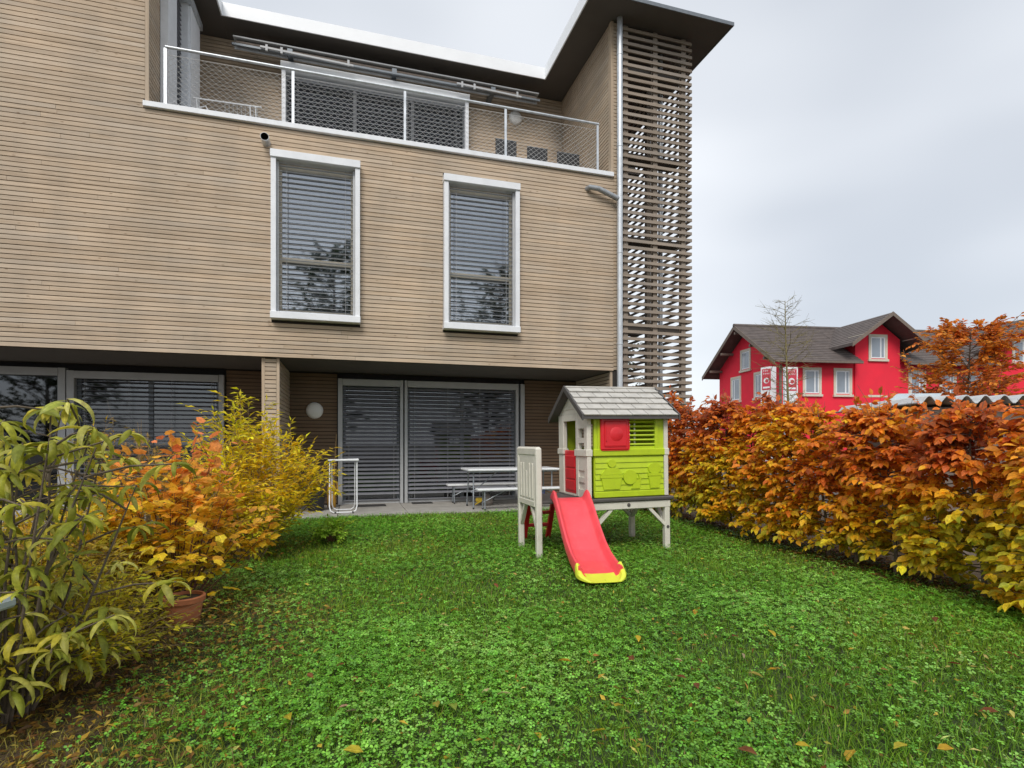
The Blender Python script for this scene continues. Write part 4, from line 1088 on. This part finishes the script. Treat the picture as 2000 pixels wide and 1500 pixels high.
# slide
tpath = []
p_top, p_bot = Vector((.385, .06)), Vector((.13, -1.40))
prof_t = [(0, .622), (.06, .618), (.12, .595), (.20, .53), (.30, .425), (.42, .295), (.54, .185), (.66, .11), (.78, .068), (.90, .045), (1.0, .03)]
dv = (p_bot - p_top); dl = dv.length; d2 = dv / dl; nx = Vector((-d2.y, d2.x))    # across
if nx.x < 0: nx = -nx
_sp = 80
def slide_part(t0, t1, matk, name, hw=.192, lip=.09, flare=False, parent=None, up=0.0):
    sec = []
    ts = [i/_sp for i in range(_sp+1) if t0 - 1e-6 <= i/_sp <= t1 + 1e-6]
    def zat(t):
        for (a, za_), (b, zb_) in zip(prof_t, prof_t[1:]):
            if a <= t <= b: return za_ + (zb_-za_)*(t-a)/(b-a)
        return prof_t[-1][1]
    prof = [(-1.10, -.02), (-1.10, .7), (-1.04, .98), (-.96, 1.0), (-.88, .85), (-.80, .25), (-.70, .06), (-.35, .0), (.35, .0), (.70, .06), (.80, .25), (.88, .85), (.96, 1.0), (1.04, .98), (1.10, .7), (1.10, -.02), (.8, -.28), (-.8, -.28)]
    vs = []; fs = []; m_ = len(prof)
    for t in ts:
        c = p_top + dv*t; z = zat(t) + up; lp = lip
        lp *= 1.0 if t > .16 else 1.0 + .18*math.sin(math.pi*t/.16)
        h2 = hw
        if flare: k = (t-t0)/(t1-t0); lp = lip*(1.08 - 1.0*k**.8); h2 = hw*(1.0 + .03*math.sin(k*math.pi) - .38*k**3.2)
        if t < .085: lp *= .22 + .78*math.sin(math.pi/2*t/.085)
        for u_, v_ in prof:
            q = c + nx*(u_*h2); vs.append((q.x, q.y, z + v_*lp))
    for i in range(len(ts)-1):
        for j in range(m_): fs.append((i*m_+j, i*m_+(j+1) % m_, (i+1)*m_+(j+1) % m_, (i+1)*m_+j))
    fs.append(tuple(range(m_-1, -1, -1))); fs.append(tuple((len(ts)-1)*m_ + j for j in range(m_)))
    return MB().add(vs, fs).build(name, M[matk], parent, True)
slide = slide_part(0, .90, 'slide', 'slide', parent=ph)
slide_part(.85, 1.0, 'limeyel', 'slide_foot', hw=.203, lip=.096, flare=True, parent=slide, up=.003)

# ------------------------------------------------------------------ plants
def branch_leaves(pts_list, n_each, ln, spread, droop, alt=True):
    """leaf positions and directions set along twigs"""
    P, Dr, Nn = [], [], []
    for pts in pts_list:
        a, b = np.array(pts[-2]), np.array(pts[-1]); d = b - a; Lb = np.linalg.norm(d) + 1e-6; d = d / Lb
        side = np.cross(d, (0, 0, 1.0)); side = side / (np.linalg.norm(side) + 1e-6)
        for i in range(n_each):
            t = (i + .5) / n_each; p = a + (b - a) * t + rng.normal(0, .006, 3)
            sg = 1 if (i % 2 == 0) else -1
            dd = d * rng.uniform(.35, .9) + side * sg * spread * rng.uniform(.6, 1.2) + np.array((0, 0, -droop * rng.uniform(.3, 1.4)))
            P.append(p); Dr.append(dd); nn = np.array((0, 0, 1.0)) + rng.normal(0, .38, 3); Nn.append(nn)
        P.append(b); Dr.append(d + np.array((0, 0, -droop))); Nn.append(np.array((0, 0, 1.0)) + rng.normal(0, .3, 3))
    return np.array(P), unit(np.array(Dr)), unit(np.array(Nn))

def ordinal_bits(i): return None

BEECHPAL = [(.44,.42,.025), (.70,.54,.02), (.86,.56,.02), (.90,.46,.018), (.86,.33,.018), (.78,.225,.02), (.62,.15,.025), (.48,.11,.03)]
def beech(x0, y0, H, nb, nsingle, label, lnm=.077, shoots=3, spread=.36, low=.12, wild=False):
    r = empty('beech_plant', (x0, y0, -.03)); tag(r, label, 'hedge plant', 'beech hedge along the right side of the lawn')
    base = np.array((x0, y0, -.03)); tm = MB(); tips = []
    n = 8; lean = rng.normal(0, .05, 2); pts = []
    for i in range(n + 1):
        t = i / n; pts.append((lean[0]*t + .03*math.sin(5*t + x0*9), lean[1]*t + .03*math.cos(4*t + y0*7), H * t))
    tm.path(pts, [.019*(1-.75*i/n) for i in range(n+1)], 7)
    tr = tm.build('trunk', M['bark'], r, True); bm_ = MB()
    tw = []
    for k in range(nb):
        t = low + (1 - low) * (k + rng.uniform(0, 1)) / nb; i = min(int(t*n), n-1); f = t*n - i
        p = np.array(pts[i])*(1-f) + np.array(pts[i+1])*f
        az = rng.uniform(0, 6.283); sp = spread * (1.0 - .35*max(0, t-.75)/.25) * rng.uniform(.65, 1.15)
        d = np.array((math.cos(az)*.95, math.sin(az)*.85, rng.uniform(-.05, .45) + .6*max(0, t-.8)))
        q1 = p + d*sp*.5 + rng.normal(0, .02, 3); q2 = p + d*sp + np.array((0, 0, -.05)) + rng.normal(0, .03, 3)
        q1[2] = max(q1[2], .06); q2[2] = max(q2[2], .05)
        bm_.path([p, q1, q2], [.0055, .0035, .0015], 4, False); tw.append([p + (q1-p)*.4, q1]); tw.append([q1, q2])
        for s_ in range(2):
            e = q1 + unit(d + rng.normal(0, .55, 3)) * sp * rng.uniform(.35, .6); e[2] = max(e[2], .05)
            bm_.tube(q1, e, .0025, .001, 4, False); tw.append([q1, e])
    for k in range(shoots):
        p = np.array(pts[-1]) + rng.normal(0, .07, 3) * (1, 1.6, .3) - (0, 0, .2); e = p + np.array((rng.normal(0, .1), rng.normal(0, .1), rng.uniform(.2, .46)))
        bm_.tube(p, e, .004, .0012, 4, False); tw.append([p, p + (e-p)*rng.uniform(.5, .95)])
    o = bm_.build('twigs', M['bark'], r); o['kind'] = 'stuff'
    P, Dd, Nn = branch_leaves(tw, 6, lnm, .75, .36)
    Nn = unit(Nn + np.array((-.55, -.35, 0)) * rng.uniform(0, 1.5, (len(P), 1)))
    W = P + base; N = len(P)
    hh = P[:, 2] / 1.75
    t = hh * .72 + .38*(noise2(W[:, 1]*1.0 + W[:, 0]*.6, W[:, 2]*1.3, 2.2, 5) - .5) + .22*(noise2(W[:, 1], W[:, 2], 7.0, 8) - .5) + rng.normal(0, .12, N) + .10
    cols = pal(BEECHPAL, t, .20)
    ln = rng.normal(lnm, lnm*.2, N).clip(lnm*.5, lnm*1.5)
    sc = W[:, 0] + rng.uniform(0, .22, N)
    leafset(r, base, 'beech', BEECH, W, Dd, Nn, ln, ln*.66, cols, nsingle, sc)
    return r
hb = [(4.66, 2.42), (4.92, 2.82), (4.90, 3.20), (4.95, 3.62), (5.00, 4.05), (5.05, 4.47), (5.04, 4.86), (5.03, 5.26), (5.08, 5.68), (5.10, 6.10), (5.12, 6.55), (5.16, 6.98), (5.20, 7.42), (5.24, 7.88), (5.30, 8.32), (5.36, 8.80), (5.42, 9.28)]
NL = len(hb)
words_ = ['first', 'second', 'third', 'fourth', 'fifth', 'sixth', 'seventh', 'eighth', 'ninth', 'tenth', 'eleventh', 'twelfth', 'thirteenth', 'fourteenth', 'fifteenth', 'sixteenth', 'last']
for i, (x, y) in enumerate(hb):
    H = 1.48 + .026*i + (.08 if i > 13 else 0) + random.uniform(-.09, .10)
    lab = f'copper and gold beech hedge plant, {words_[i]} in the row from the right edge'
    if i == NL - 1: lab = 'copper beech hedge plant farthest back, at the foot of the lattice tower'
    if i == 0: lab = 'golden beech hedge plant at the right edge of the photo, nearest the viewer'
    beech(x, y, H, 88 if i < 9 else 78, 290 if i < 5 else (180 if i < 9 else 60), lab, shoots=6 if i % 2 else 9, low=.05 if i < 3 else .10)

# taller untrimmed beech behind the hedge
def wild_tree(x0, y0, H, label, palette, crown_r, nb=70, per=9, lnm=.075, leafname='leaf', nsingle=150, z0=.9, trunk=.035, barkm='bark', cat='tree', bare=False, name='beech_tree', grp=None):
    r = empty(name, (x0, y0, -.06)); tag(r, label, cat, grp)
    base = np.array((x0, y0, -.06)); tm = MB(); n = 9; pts = []
    for i in range(n + 1):
        t = i/n; pts.append((.05*math.sin(3*t + x0), .05*math.cos(2.5*t + y0) - .05, H*t))
    tm.path(pts, [trunk*(1-.85*i/n) for i in range(n+1)], 8); tm.build('trunk', M[barkm], r, True)
    bm_ = MB(); tw = []
    for k in range(nb):
        t = (z0/H) + (1 - z0/H) * (k + .5)/nb; i = min(int(t*n), n-1); f = t*n - i
        p = np.array(pts[i])*(1-f) + np.array(pts[i+1])*f; u = (t - z0/H)/(1 - z0/H)
        R_ = crown_r * (math.sin(math.pi*min(.97, .12 + .8*u)) ** .7) * rng.uniform(.55, 1.15); az = k*2.4 + rng.normal(0, .4)
        d = np.array((math.cos(az), math.sin(az), rng.uniform(.15, .7))); q1 = p + d*R_*.55; q2 = p + d*R_ + rng.normal(0, .05, 3)
        bm_.path([p, q1, q2], [trunk*.28*(1-.6*t), trunk*.15*(1-.4*t), .0025], 5, False); tw += [[p+(q1-p)*.6, q1], [q1, q2]]
        for s_ in range(4):
            a = q1 if s_ % 2 else q1 + (q2-q1)*.5; e = a + unit(d + rng.normal(0, .6, 3))*R_*rng.uniform(.25, .5); bm_.tube(a, e, .004, .0016, 4, False); tw.append([a, e])
            if bare:
                e2 = e + unit(e - a + rng.normal(0, .3, 3)*np.linalg.norm(e-a))*R_*.3; bm_.tube(e, e2, .0022, .0012, 3, False)
    o = bm_.build('branches', M[barkm], r); o['kind'] = 'stuff'
    if palette is None: return r
    P, Dd, Nn = branch_leaves(tw, per, lnm, .8, .25); W = P + base; N = len(P)
    t = noise2(W[:, 1]*.9 + W[:, 0], W[:, 2], 3.0, int(x0*10) % 50) + rng.normal(0, .12, N)
    cols = pal(palette, t, .2); ln = rng.normal(lnm, lnm*.2, N).clip(lnm*.5, lnm*1.5)
    leafset(r, base, 'beech', BEECH, W, Dd, Nn, ln, ln*.64, cols, nsingle)
    return r
bx_, by_ = cam2w(6.65, 8.0)
wild_tree(bx_, by_, 2.95, 'tall copper brown beech tree rising above the hedge at the right', [(.46,.11,.03), (.68,.20,.03), (.80,.32,.03), (.58,.16,.03)], .80, 130, 10, .066, nsingle=290, z0=.9)
tx_, ty_ = cam2w((1535-1000)/1071*11.0, 11.0)
wild_tree(tx_, ty_, 4.15, 'bare young birch with thin olive trunk in front of the red house', None, .52, 70, z0=1.9, trunk=.04, barkm='oliverbark', bare=True, name='birch_tree')
gx, gy = 7.2, 14.5
wild_tree(gx, gy, 4.2, 'dark green tree glimpsed through the foot of the lattice tower', [(.05,.09,.02), (.10,.14,.03), (.16,.16,.03)], 1.3, 60, 8, .09, nsingle=0, z0=.5, trunk=.07, name='leafy_tree')

# big leaved shrub at the left edge
def big_shrub():
    x0, y0 = -1.53, 3.05
    r = empty('large_leaved_shrub', (x0, y0, -.02)); tag(r, 'large leaved green shrub with drooping leathery leaves at the left edge', 'shrub')
    base = np.array((x0, y0, -.02)); sm = []; tips = []
    for k in range(33):
        az = 2*math.pi*k/33*3 + rng.normal(0, .2); rad = rng.uniform(.12, .55); H = rng.uniform(.45, 1.45) if k % 3 else rng.uniform(1.15, 1.52)
        a = np.array((math.cos(az)*.10, math.sin(az)*.10, 0)); e = np.array((math.cos(az)*rad*1.05, math.sin(az)*rad*.8, H))
        mid = a*.5 + e*.5 + rng.normal(0, .04, 3)
        m = MB().path([a, a*.75+mid*.25, mid, mid*.4+e*.6, e], [.009, .0075, .006, .0045, .003], 7); m.build('stem', M['bark'], r, True)
        tips.append((e, unit(e - mid)))
        for s_ in range(4):
            f = rng.uniform(.0, .95); b = mid*(1-f) + e*f if s_ else a*.7 + mid*.3
            e2 = b + np.array((rng.normal(0, .22), rng.normal(-.04, .2), rng.uniform(.0, .25))); e2[2] = max(e2[2], .14)
            MB().path([b, (b+e2)/2 + (0, 0, .02), e2], [.006, .005, .0035], 5).build('twig', M['bark'], r, True); tips.append((e2, unit(e2-b)))
    P, Dd, Nn, Ln, Cs, Ks = [], [], [], [], [], []
    for e, d in tips:
        n = rng.integers(6, 9)
        for k in range(n):
            az = 2*math.pi*k/n + rng.normal(0, .3); el = rng.uniform(-.45, .25)
            P.append(e - d*rng.uniform(0, .07)); Dd.append((math.cos(az), math.sin(az), el)); Nn.append(np.array((0, 0, 1)) + rng.normal(0, .25, 3))
            Ln.append(rng.uniform(.09, .20)); Ks.append(rng.integers(0, 3))
            t = rng.uniform(0, 1); hi = e[2] > .75
            Cs.append(np.array(((.25,.28,.03), (.38,.39,.04), (.52,.50,.10))[Ks[-1]]) * rng.uniform(.75, 1.3) if rng.uniform() > .14 else np.array((.55,.48,.05)))
    P, Dd, Nn, Ln, Cs, Ks = map(np.array, (P, Dd, Nn, Ln, Cs, Ks))
    Dd, Nn = unit(Dd), unit(Nn)
    for k in range(3):
        m = Ks == k
        od = np.where(m)[0][:99]
        singles('leaf', 'big%d' % k, BIG[k], P[od]+base, Dd[od], Nn[od], Ln[od], Ln[od]*rng.uniform(.19, .28, len(od)), Cs[od], M['big_o'], r, base)
        rest = np.where(m)[0][99:]
        if len(rest): mass('foliage', BIG[k], P[rest], Dd[rest], Nn[rest], Ln[rest], Ln[rest]*.22, Cs[rest], M['leaf_a'], r)
big_shrub()

def bush(name, label, x0, y0, H, rad, nst, per, lnm, wratio, palette, tmpl, tkey, nsingle, bark, cat='shrub', arch=.3, low=.1, leafdens=1.0, tcol=None, grp=None, stemr=.006, spread=.7, droop=.2, xs=1.0):
    r = empty(name, (x0, y0, -.02)); tag(r, label, cat, grp)
    base = np.array((x0, y0, -.02)); sm = MB(); tw = []
    for k in range(nst):
        az = rng.uniform(0, 6.283); q = math.sqrt(rng.uniform(0, 1)); h = H*(1 - .55*q*q)*rng.uniform(.72, 1.08)
        a = np.array((math.cos(az)*.12*q*xs, math.sin(az)*.12*q, 0)); e = np.array((math.cos(az)*rad*q*xs, math.sin(az)*rad*q, h))
        mid = a*.45 + e*.55 + np.array((0, 0, arch*h*.2)) + rng.normal(0, .03, 3)
        sm.path([a, (a+mid)/2, mid, (mid+e)/2 + (0, 0, .04), e], [stemr, stemr*.9, stemr*.7, stemr*.5, stemr*.25], 5, False)
        seg = [(a*.35+mid*.65, mid), (mid, (mid+e)/2), ((mid+e)/2, e)]
        tw += [list(s) for s in seg]
        for s_ in range(5):
            f = rng.uniform(0, 1); b = mid*(1-f) + e*f if s_ < 4 else a*(1-f*.5) + mid*f*.5 + 0
            e2 = b + np.array((rng.normal(0, .14), rng.normal(0, .14), rng.normal(.05, .07)))*(rad/.5)**.5; e2[2] = max(e2[2], .04)
            if b[2] < low*H: continue
            sm.tube(b, e2, stemr*.35, stemr*.15, 4, False); tw.append([b, e2])
    o = sm.build('stems', M[bark], r); o['kind'] = 'stuff'
    if leafdens < 1: tw = [t for t in tw if rng.uniform() < leafdens]
    P, Dd, Nn = branch_leaves(tw, per, lnm, spread, droop); W = P + base; N = len(P)
    if tcol is None: t = rng.uniform(0, 1, N)*.35 + .65*noise2(W[:, 0]*1.2 + W[:, 1], W[:, 2]*1.2, 4, int(abs(x0*17)) % 40)
    else: t = tcol(P, W)
    cols = pal(palette, t, .18); ln = rng.normal(lnm, lnm*.22, N).clip(lnm*.5, lnm*1.5)
    leafset(r, base, tkey, tmpl, W, Dd, Nn, ln, ln*wratio, cols, nsingle)
    return r
ORPAL = [(.46,.42,.02), (.70,.54,.02), (.84,.52,.03), (.88,.40,.05), (.84,.27,.09)]
bush('orange_shrub', 'orange and gold lobed leaf shrub behind the terracotta pot', -1.30, 4.8, 1.27, .68, 50, 4, .070, .92, ORPAL, LOBED, 'lobed', 290, 'redbark', arch=.2,
     tcol=lambda P, W: .08 + .74*P[:, 2]/1.2 + .22*P[:, 0] + rng.normal(0, .13, len(P)), droop=.3)
YLPAL = [(.42,.40,.02), (.66,.58,.02), (.82,.66,.02), (.86,.60,.02), (.80,.46,.02)]
bush('yellow_shrub', 'tall bright yellow shrub in front of the timber pillar', -1.12, 7.15, 1.75, .95, 120, 7, .088, .32, YLPAL, NARROW, 'narrow', 280, 'straw', arch=.3, droop=.15)
bush('golden_shrub', 'golden yellow bush between the large leaved shrub and the orange shrub', -1.85, 4.55, .95, .55, 60, 5, .06, .55, [(.40,.38,.02), (.62,.52,.02), (.74,.54,.02), (.72,.42,.03)], BEECH, 'beech', 150, 'redbark', arch=.25)
bush('yellow_shrub', 'low yellow green bush at the patio corner below the tall yellow shrub', -1.05, 6.5, .85, .52, 46, 6, .065, .40, YLPAL, NARROW, 'narrow', 120, 'straw', arch=.3)
BRPAL = [(.26,.16,.05), (.42,.28,.045), (.66,.52,.035), (.76,.58,.035)]
bush('wiry_shrub', 'wiry brown shrub with sparse yellow leaves left of the yellow shrub', -1.95, 6.2, 1.45, .75, 90, 6, .05, .35, BRPAL, NARROW, 'narrow', 60, 'straw', leafdens=.55)
bush('wiry_shrub', 'thin twigged shrub with small golden leaves before the wide blind', -2.15, 5.6, 1.6, .6, 34, 5, .05, .38, [(.42,.34,.02), (.55,.38,.02), (.58,.28,.02)], NARROW, 'narrow', 60, 'bark', leafdens=.4)
bush('wiry_shrub', 'low brown tangle of twigs and yellow leaves left of the terracotta pot', -1.78, 4.1, .85, .55, 90, 6, .046, .34, [(.40,.28,.05), (.64,.50,.04), (.82,.66,.04)], NARROW, 'narrow', 120, 'straw', leafdens=.95, stemr=.004)
bush('wiry_shrub', 'low olive yellow bush under the large leaved shrub', -1.45, 3.45, .62, .55, 80, 6, .045, .36, [(.40,.38,.03), (.64,.54,.03), (.82,.68,.04)], NARROW, 'narrow', 120, 'straw', leafdens=.95, stemr=.004)
bush('spirea_bush', 'dense yellow green bush behind the large leaved shrub', -2.35, 4.3, 1.0, .65, 50, 6, .045, .42, [(.22,.25,.03), (.44,.42,.03), (.66,.56,.03)], NARROW, 'narrow', 60, 'bark')
bush('spirea_bush', 'dull green bush at the far left below the dark window', -3.3, 5.2, .95, .8, 55, 6, .05, .45, [(.08,.11,.025), (.15,.17,.03), (.30,.27,.03)], NARROW, 'narrow', 40, 'bark')

# pots with plants
pot('terracotta_pot', (-1.13, 4.36, -.03), .135, .205, 'terracotta', 'terracotta flower pot under the orange shrub at the lawn edge')
pot('brown_pot', (-.245, 7.42, -.03), .10, .10, 'browntub', 'small brown pot sunk in the lawn near the patio')
bush('potted_plant', 'small fresh green plant growing in the brown pot on the lawn', -.245, 7.42, .30, .24, 22, 5, .05, .6, [(.22,.45,.03), (.36,.58,.05), (.52,.62,.06)], NARROW, 'narrow', 60, 'oliverbark', cat='plant', stemr=.003)
gt = empty('garden_table', (*cam2w(-2.66, 2.15), 0), R(-YAW)); tag(gt, 'pale blue grey garden table corner poking in at the left edge', 'table')
MB().bbox(-.5, .50, -.25, .25, .535, .582, .012).build('tabletop', M['paleblue'], gt)
for x in (-.42, .34):
    for y in (-.18, .18): MB().tube((x, y, -.02), (x, y, .536), .016, n=8).build('leg', M['paleblue'], gt)

# ------------------------------------------------------------------ lawn: clover, grass, litter and fallen leaves
def inview(x, y, m=.35):
    a = R(YAW); xc = x*math.cos(a) - y*math.sin(a); zc = x*math.sin(a) + y*math.cos(a)
    return (zc > 1.5) & (np.abs(xc) < zc*.934 + m), zc
def scatter(n, x0=-1.25, x1=5.35, y0=1.3, y1=9.80):
    x = rng.uniform(x0, x1, n); y = rng.uniform(y0, y1, n); ok, zc = inview(x, y); return x[ok], y[ok], zc[ok]
SPOTS = [(2.05, 6.1, 1.0), ]
def thin(x, y, zc, far):    # fewer plants per area with distance
    keep = rng.uniform(0, 1, len(x)) < np.clip((3.2/zc)**far, .12, 1); return x[keep], y[keep], zc[keep]
def lawnedge(x, y): return x > -.86 + .25*np.sin(y*1.9) + .12*np.sin(y*5.1) - .14*(y-4)
def bedmix(x, y): return np.clip((x + 1.08 - .25*np.sin(y*1.9) + .14*(y-4)) / .9, 0, 1)
# clover
x, y, zc = thin(*scatter(220000), 1.0)
cl = noise2(x, y, 2.0, 3)*.6 + noise2(x, y, 5.5, 4)*.4
keep = (rng.uniform(0, 1, len(x)) < np.clip(.22 + 1.1*(cl-.22), .05, 1)) & (rng.uniform(0, 1, len(x)) < .16 + .84*bedmix(x, y)) & (x < 5.0 + .04*(y-4))
x, y, zc, cl = x[keep], y[keep], zc[keep], cl[keep]
N = len(x)
hz = (.022 + .05*rng.uniform(0, 1, N)**1.4) * (.65 + .6*cl)
pos = np.stack([x, y, -.03 + hz], 1); az = rng.uniform(0, 6.283, N)
Dd = np.stack([np.cos(az), np.sin(az), rng.normal(0, .16, N)], 1); Nn = unit(np.stack([rng.normal(0, .34, N), rng.normal(-.06, .34, N), np.ones(N)], 1))
sz = rng.uniform(.0105, .0195, N) * (1 + .05*np.maximum(0, zc-4)); sz = sz * np.where(rng.uniform(0, 1, N) < .08, 1.35, 1)
cols = pal([(.08,.23,.014), (.15,.40,.03), (.24,.54,.06), (.38,.64,.15)], rng.uniform(0, 1, N)*.55 + .45*noise2(x, y, 3.1, 9), .2)
mass('clover', CLOVER, pos, Dd, Nn, sz, sz, cols, M['clover'])
# grass
x, y, zc = thin(*scatter(310000, x0=-1.9), 1.0)
keep = (rng.uniform(0, 1, len(x)) < .38 + .62*bedmix(x, y)**.7) & (x < 5.25 + .04*(y-4))
x, y, zc = x[keep], y[keep], zc[keep]; N = len(x)
az = rng.uniform(0, 6.283, N); lean = rng.uniform(.15, 1.1, N)
Dd = unit(np.stack([np.cos(az)*lean, np.sin(az)*lean, np.ones(N)*.8], 1)); Nn = unit(np.stack([-np.cos(az), -np.sin(az), np.ones(N)*.6], 1) + rng.normal(0, .1, (N, 3)))
ln = rng.uniform(.035, .085, N) * (.75 + .5*noise2(x, y, 2.4, 12)); ln = np.where(rng.uniform(0, 1, N) < .03, ln*1.6, ln)
cols = pal([(.07,.165,.008), (.12,.26,.012), (.19,.35,.02), (.32,.38,.035)], rng.uniform(0, 1, N)*.7 + .35*noise2(x, y, 1.7, 14) - .05, .2)
bm0 = (1 - bedmix(x, y))[:, None]; cols = cols*(1 - bm0*.75) + bm0*.75*np.array((.36, .25, .06))*rng.uniform(.4, 1.3, (N, 1))
dry = rng.uniform(0, 1, N) < .035; cols[dry] = np.array((.30, .24, .10)) * rng.uniform(.6, 1.2, (dry.sum(), 1))
mass('grass', BLADE, np.stack([x, y, np.full(N, -.034)], 1), Dd, Nn, ln, .0042 * (1 + .10*np.maximum(0, zc-3)), cols, M['grass'])
# leaf litter on the bed
n = 34000
x = rng.uniform(-3.6, .35, n); y = rng.uniform(1.2, 8.6, n); ok, zc = inview(x, y); k = ok & (rng.uniform(0, 1, n) > .05 + .97*bedmix(x, y)**.8)
x, y = x[k], y[k]; N = len(x)
az = rng.uniform(0, 6.283, N); Dd = np.stack([np.cos(az), np.sin(az), rng.normal(.1, .25, N)], 1); Nn = unit(np.stack([rng.normal(0, .5, N), rng.normal(0, .5, N), np.ones(N)], 1))
ln = rng.uniform(.025, .06, N)
cols = pal([(.14,.075,.03), (.26,.13,.035), (.42,.23,.04), (.60,.42,.05), (.62,.50,.12)], rng.uniform(0, 1, N)**1.5, .25)*.85
mass('leaf_litter', NARROW, np.stack([x, y, -.015 + rng.uniform(0, .045, N)], 1), unit(Dd), Nn, ln, ln*rng.uniform(.25, .5, N), cols, M['leaf_a'])
n = 2600
x = rng.uniform(-.6, 5.0, n); y = rng.uniform(1.4, 9.0, n); ok, zc = inview(x, y); x, y = x[ok], y[ok]; N = len(x)
az = rng.uniform(0, 6.283, N); Dd = np.stack([np.cos(az), np.sin(az), rng.normal(.1, .35, N)], 1); Nn = unit(np.stack([rng.normal(0, .6, N), rng.normal(0, .6, N), np.ones(N)], 1))
ln = rng.uniform(.02, .05, N); cols = pal([(.22,.09,.03), (.40,.20,.04), (.62,.46,.06), (.60,.52,.18), (.42,.44,.06)], rng.uniform(0, 1, N), .2)
mass('leaf_litter', NARROW, np.stack([x, y, rng.uniform(-.005, .035, N)], 1), unit(Dd), Nn, ln, ln*rng.uniform(.2, .5, N), cols, M['leaf_a'])
# dark litter strip below the hedge
n = 7000
y = rng.uniform(2.0, 9.6, n); x = 5.02 + .05*(y-4) + rng.normal(.1, .22, n); N = n
az = rng.uniform(0, 6.283, N); Dd = np.stack([np.cos(az), np.sin(az), rng.normal(.1, .2, N)], 1); Nn = unit(np.stack([rng.normal(0, .5, N), rng.normal(0, .5, N), np.ones(N)], 1))
ln = rng.uniform(.03, .065, N); cols = pal([(.06,.035,.02), (.12,.06,.025), (.20,.09,.025), (.34,.17,.03)], rng.uniform(0, 1, N)**1.5, .25)
mass('leaf_litter', BEECH, np.stack([x, y, -.022 + rng.uniform(0, .03, N)], 1), unit(Dd), Nn, ln, ln*.6, cols, M['leaf_a'])
# single fallen leaves on the grass
FL = [(1358,1198,'y'),(1500,1180,'g'),(690,1334,'r'),(676,1310,'r'),(965,1148,'r'),(895,1197,'y'),(878,1232,'p'),(650,1242,'r'),(1236,1300,'r'),(1046,1442,'y'),(1183,1437,'y'),(1232,1432,'g'),(710,1486,'y'),(855,1392,'g'),(880,1385,'g'),(675,1400,'p'),(682,1394,'p'),(1320,1332,'r'),(1358,1345,'r'),(1492,1338,'g'),(1548,1333,'p'),(1450,1285,'p'),(1518,1322,'y'),(1790,1251,'r'),(1870,1246,'y'),(1880,1312,'r'),(1826,1216,'r'),(1960,1280,'r'),(1772,1473,'y'),(1830,1480,'y'),(1553,1470,'y'),(1668,1476,'y'),(1440,1480,'r'),(1870,1345,'y'),(1500,1240,'y'),(1334,1300,'p'),(1430,1252,'r'),(1245,1250,'y'),(1000,1370,'p'),(940,1365,'p'),(1200,1395,'y'),(820,1250,'y'),(600,1330,'r'),(560,1410,'y'),(500,1360,'y'),(440,1440,'y'),(1090,1300,'y'),(1610,1390,'r'),(1950,1400,'r'),(1750,1180,'y')]
KC = {'y': ((.58,.40,.03), 'yellow'), 'r': ((.24,.07,.03), 'red brown'), 'g': ((.34,.33,.05), 'yellow green'), 'p': ((.52,.42,.22), 'pale straw coloured')}
fc = {}
for u, v, k in FL:
    zc = 1.25*1071/(v-865); wx, wy = cam2w((u-1000)/1071*zc, zc); col, word = KC[k]
    me = tmesh('beech_obj', BEECH, M['leaf_o']); o = link('fallen_leaf', me)
    s_ = random.uniform(.05, .08); o.location = (wx, wy, .022 + random.uniform(0, .02)); o.rotation_euler = (random.uniform(-.4, .4), random.uniform(-.3, .4), random.uniform(0, 6.28)); o.scale = (s_, s_*(.62 if k != 'p' else .3), s_)
    o.color = (*[c*random.uniform(.8, 1.15) for c in col], 1)
    row = 'in the foreground' if v > 1400 else ('halfway across the lawn' if v > 1230 else 'beyond the slide foot')
    colw = 'left of the slide' if u < 950 else ('below the slide' if u < 1330 else ('right of the slide' if u < 1680 else 'towards the beech hedge'))
    tag(o, f'{word} fallen leaf on the clover {colw}, {row}', 'leaf', f'{word} fallen leaves on the lawn')

# trees behind the viewer, seen only as reflections in the panes
wild_tree(-1.0, -14, 12.5, 'tall dark tree standing behind the camera, mirrored in the left upper window', [(.03,.05,.015), (.05,.08,.02)], 2.6, 90, 8, .26, nsingle=0, z0=2.0, trunk=.18, name='reflected_tree')
wild_tree(9.2, -14, 12.0, 'round green tree behind the camera, mirrored in the right upper window', [(.04,.06,.02), (.09,.10,.03)], 2.8, 90, 8, .26, nsingle=0, z0=2.0, trunk=.18, name='reflected_tree')
wild_tree(-12.5, -4.5, 6.0, 'broad dark bush added behind the camera to darken the far left window', [(.04,.06,.02), (.08,.10,.03)], 3.0, 90, 8, .22, nsingle=0, z0=.6, trunk=.14, name='reflected_tree')  # unseen bush, added so its reflection darkens the far left pane
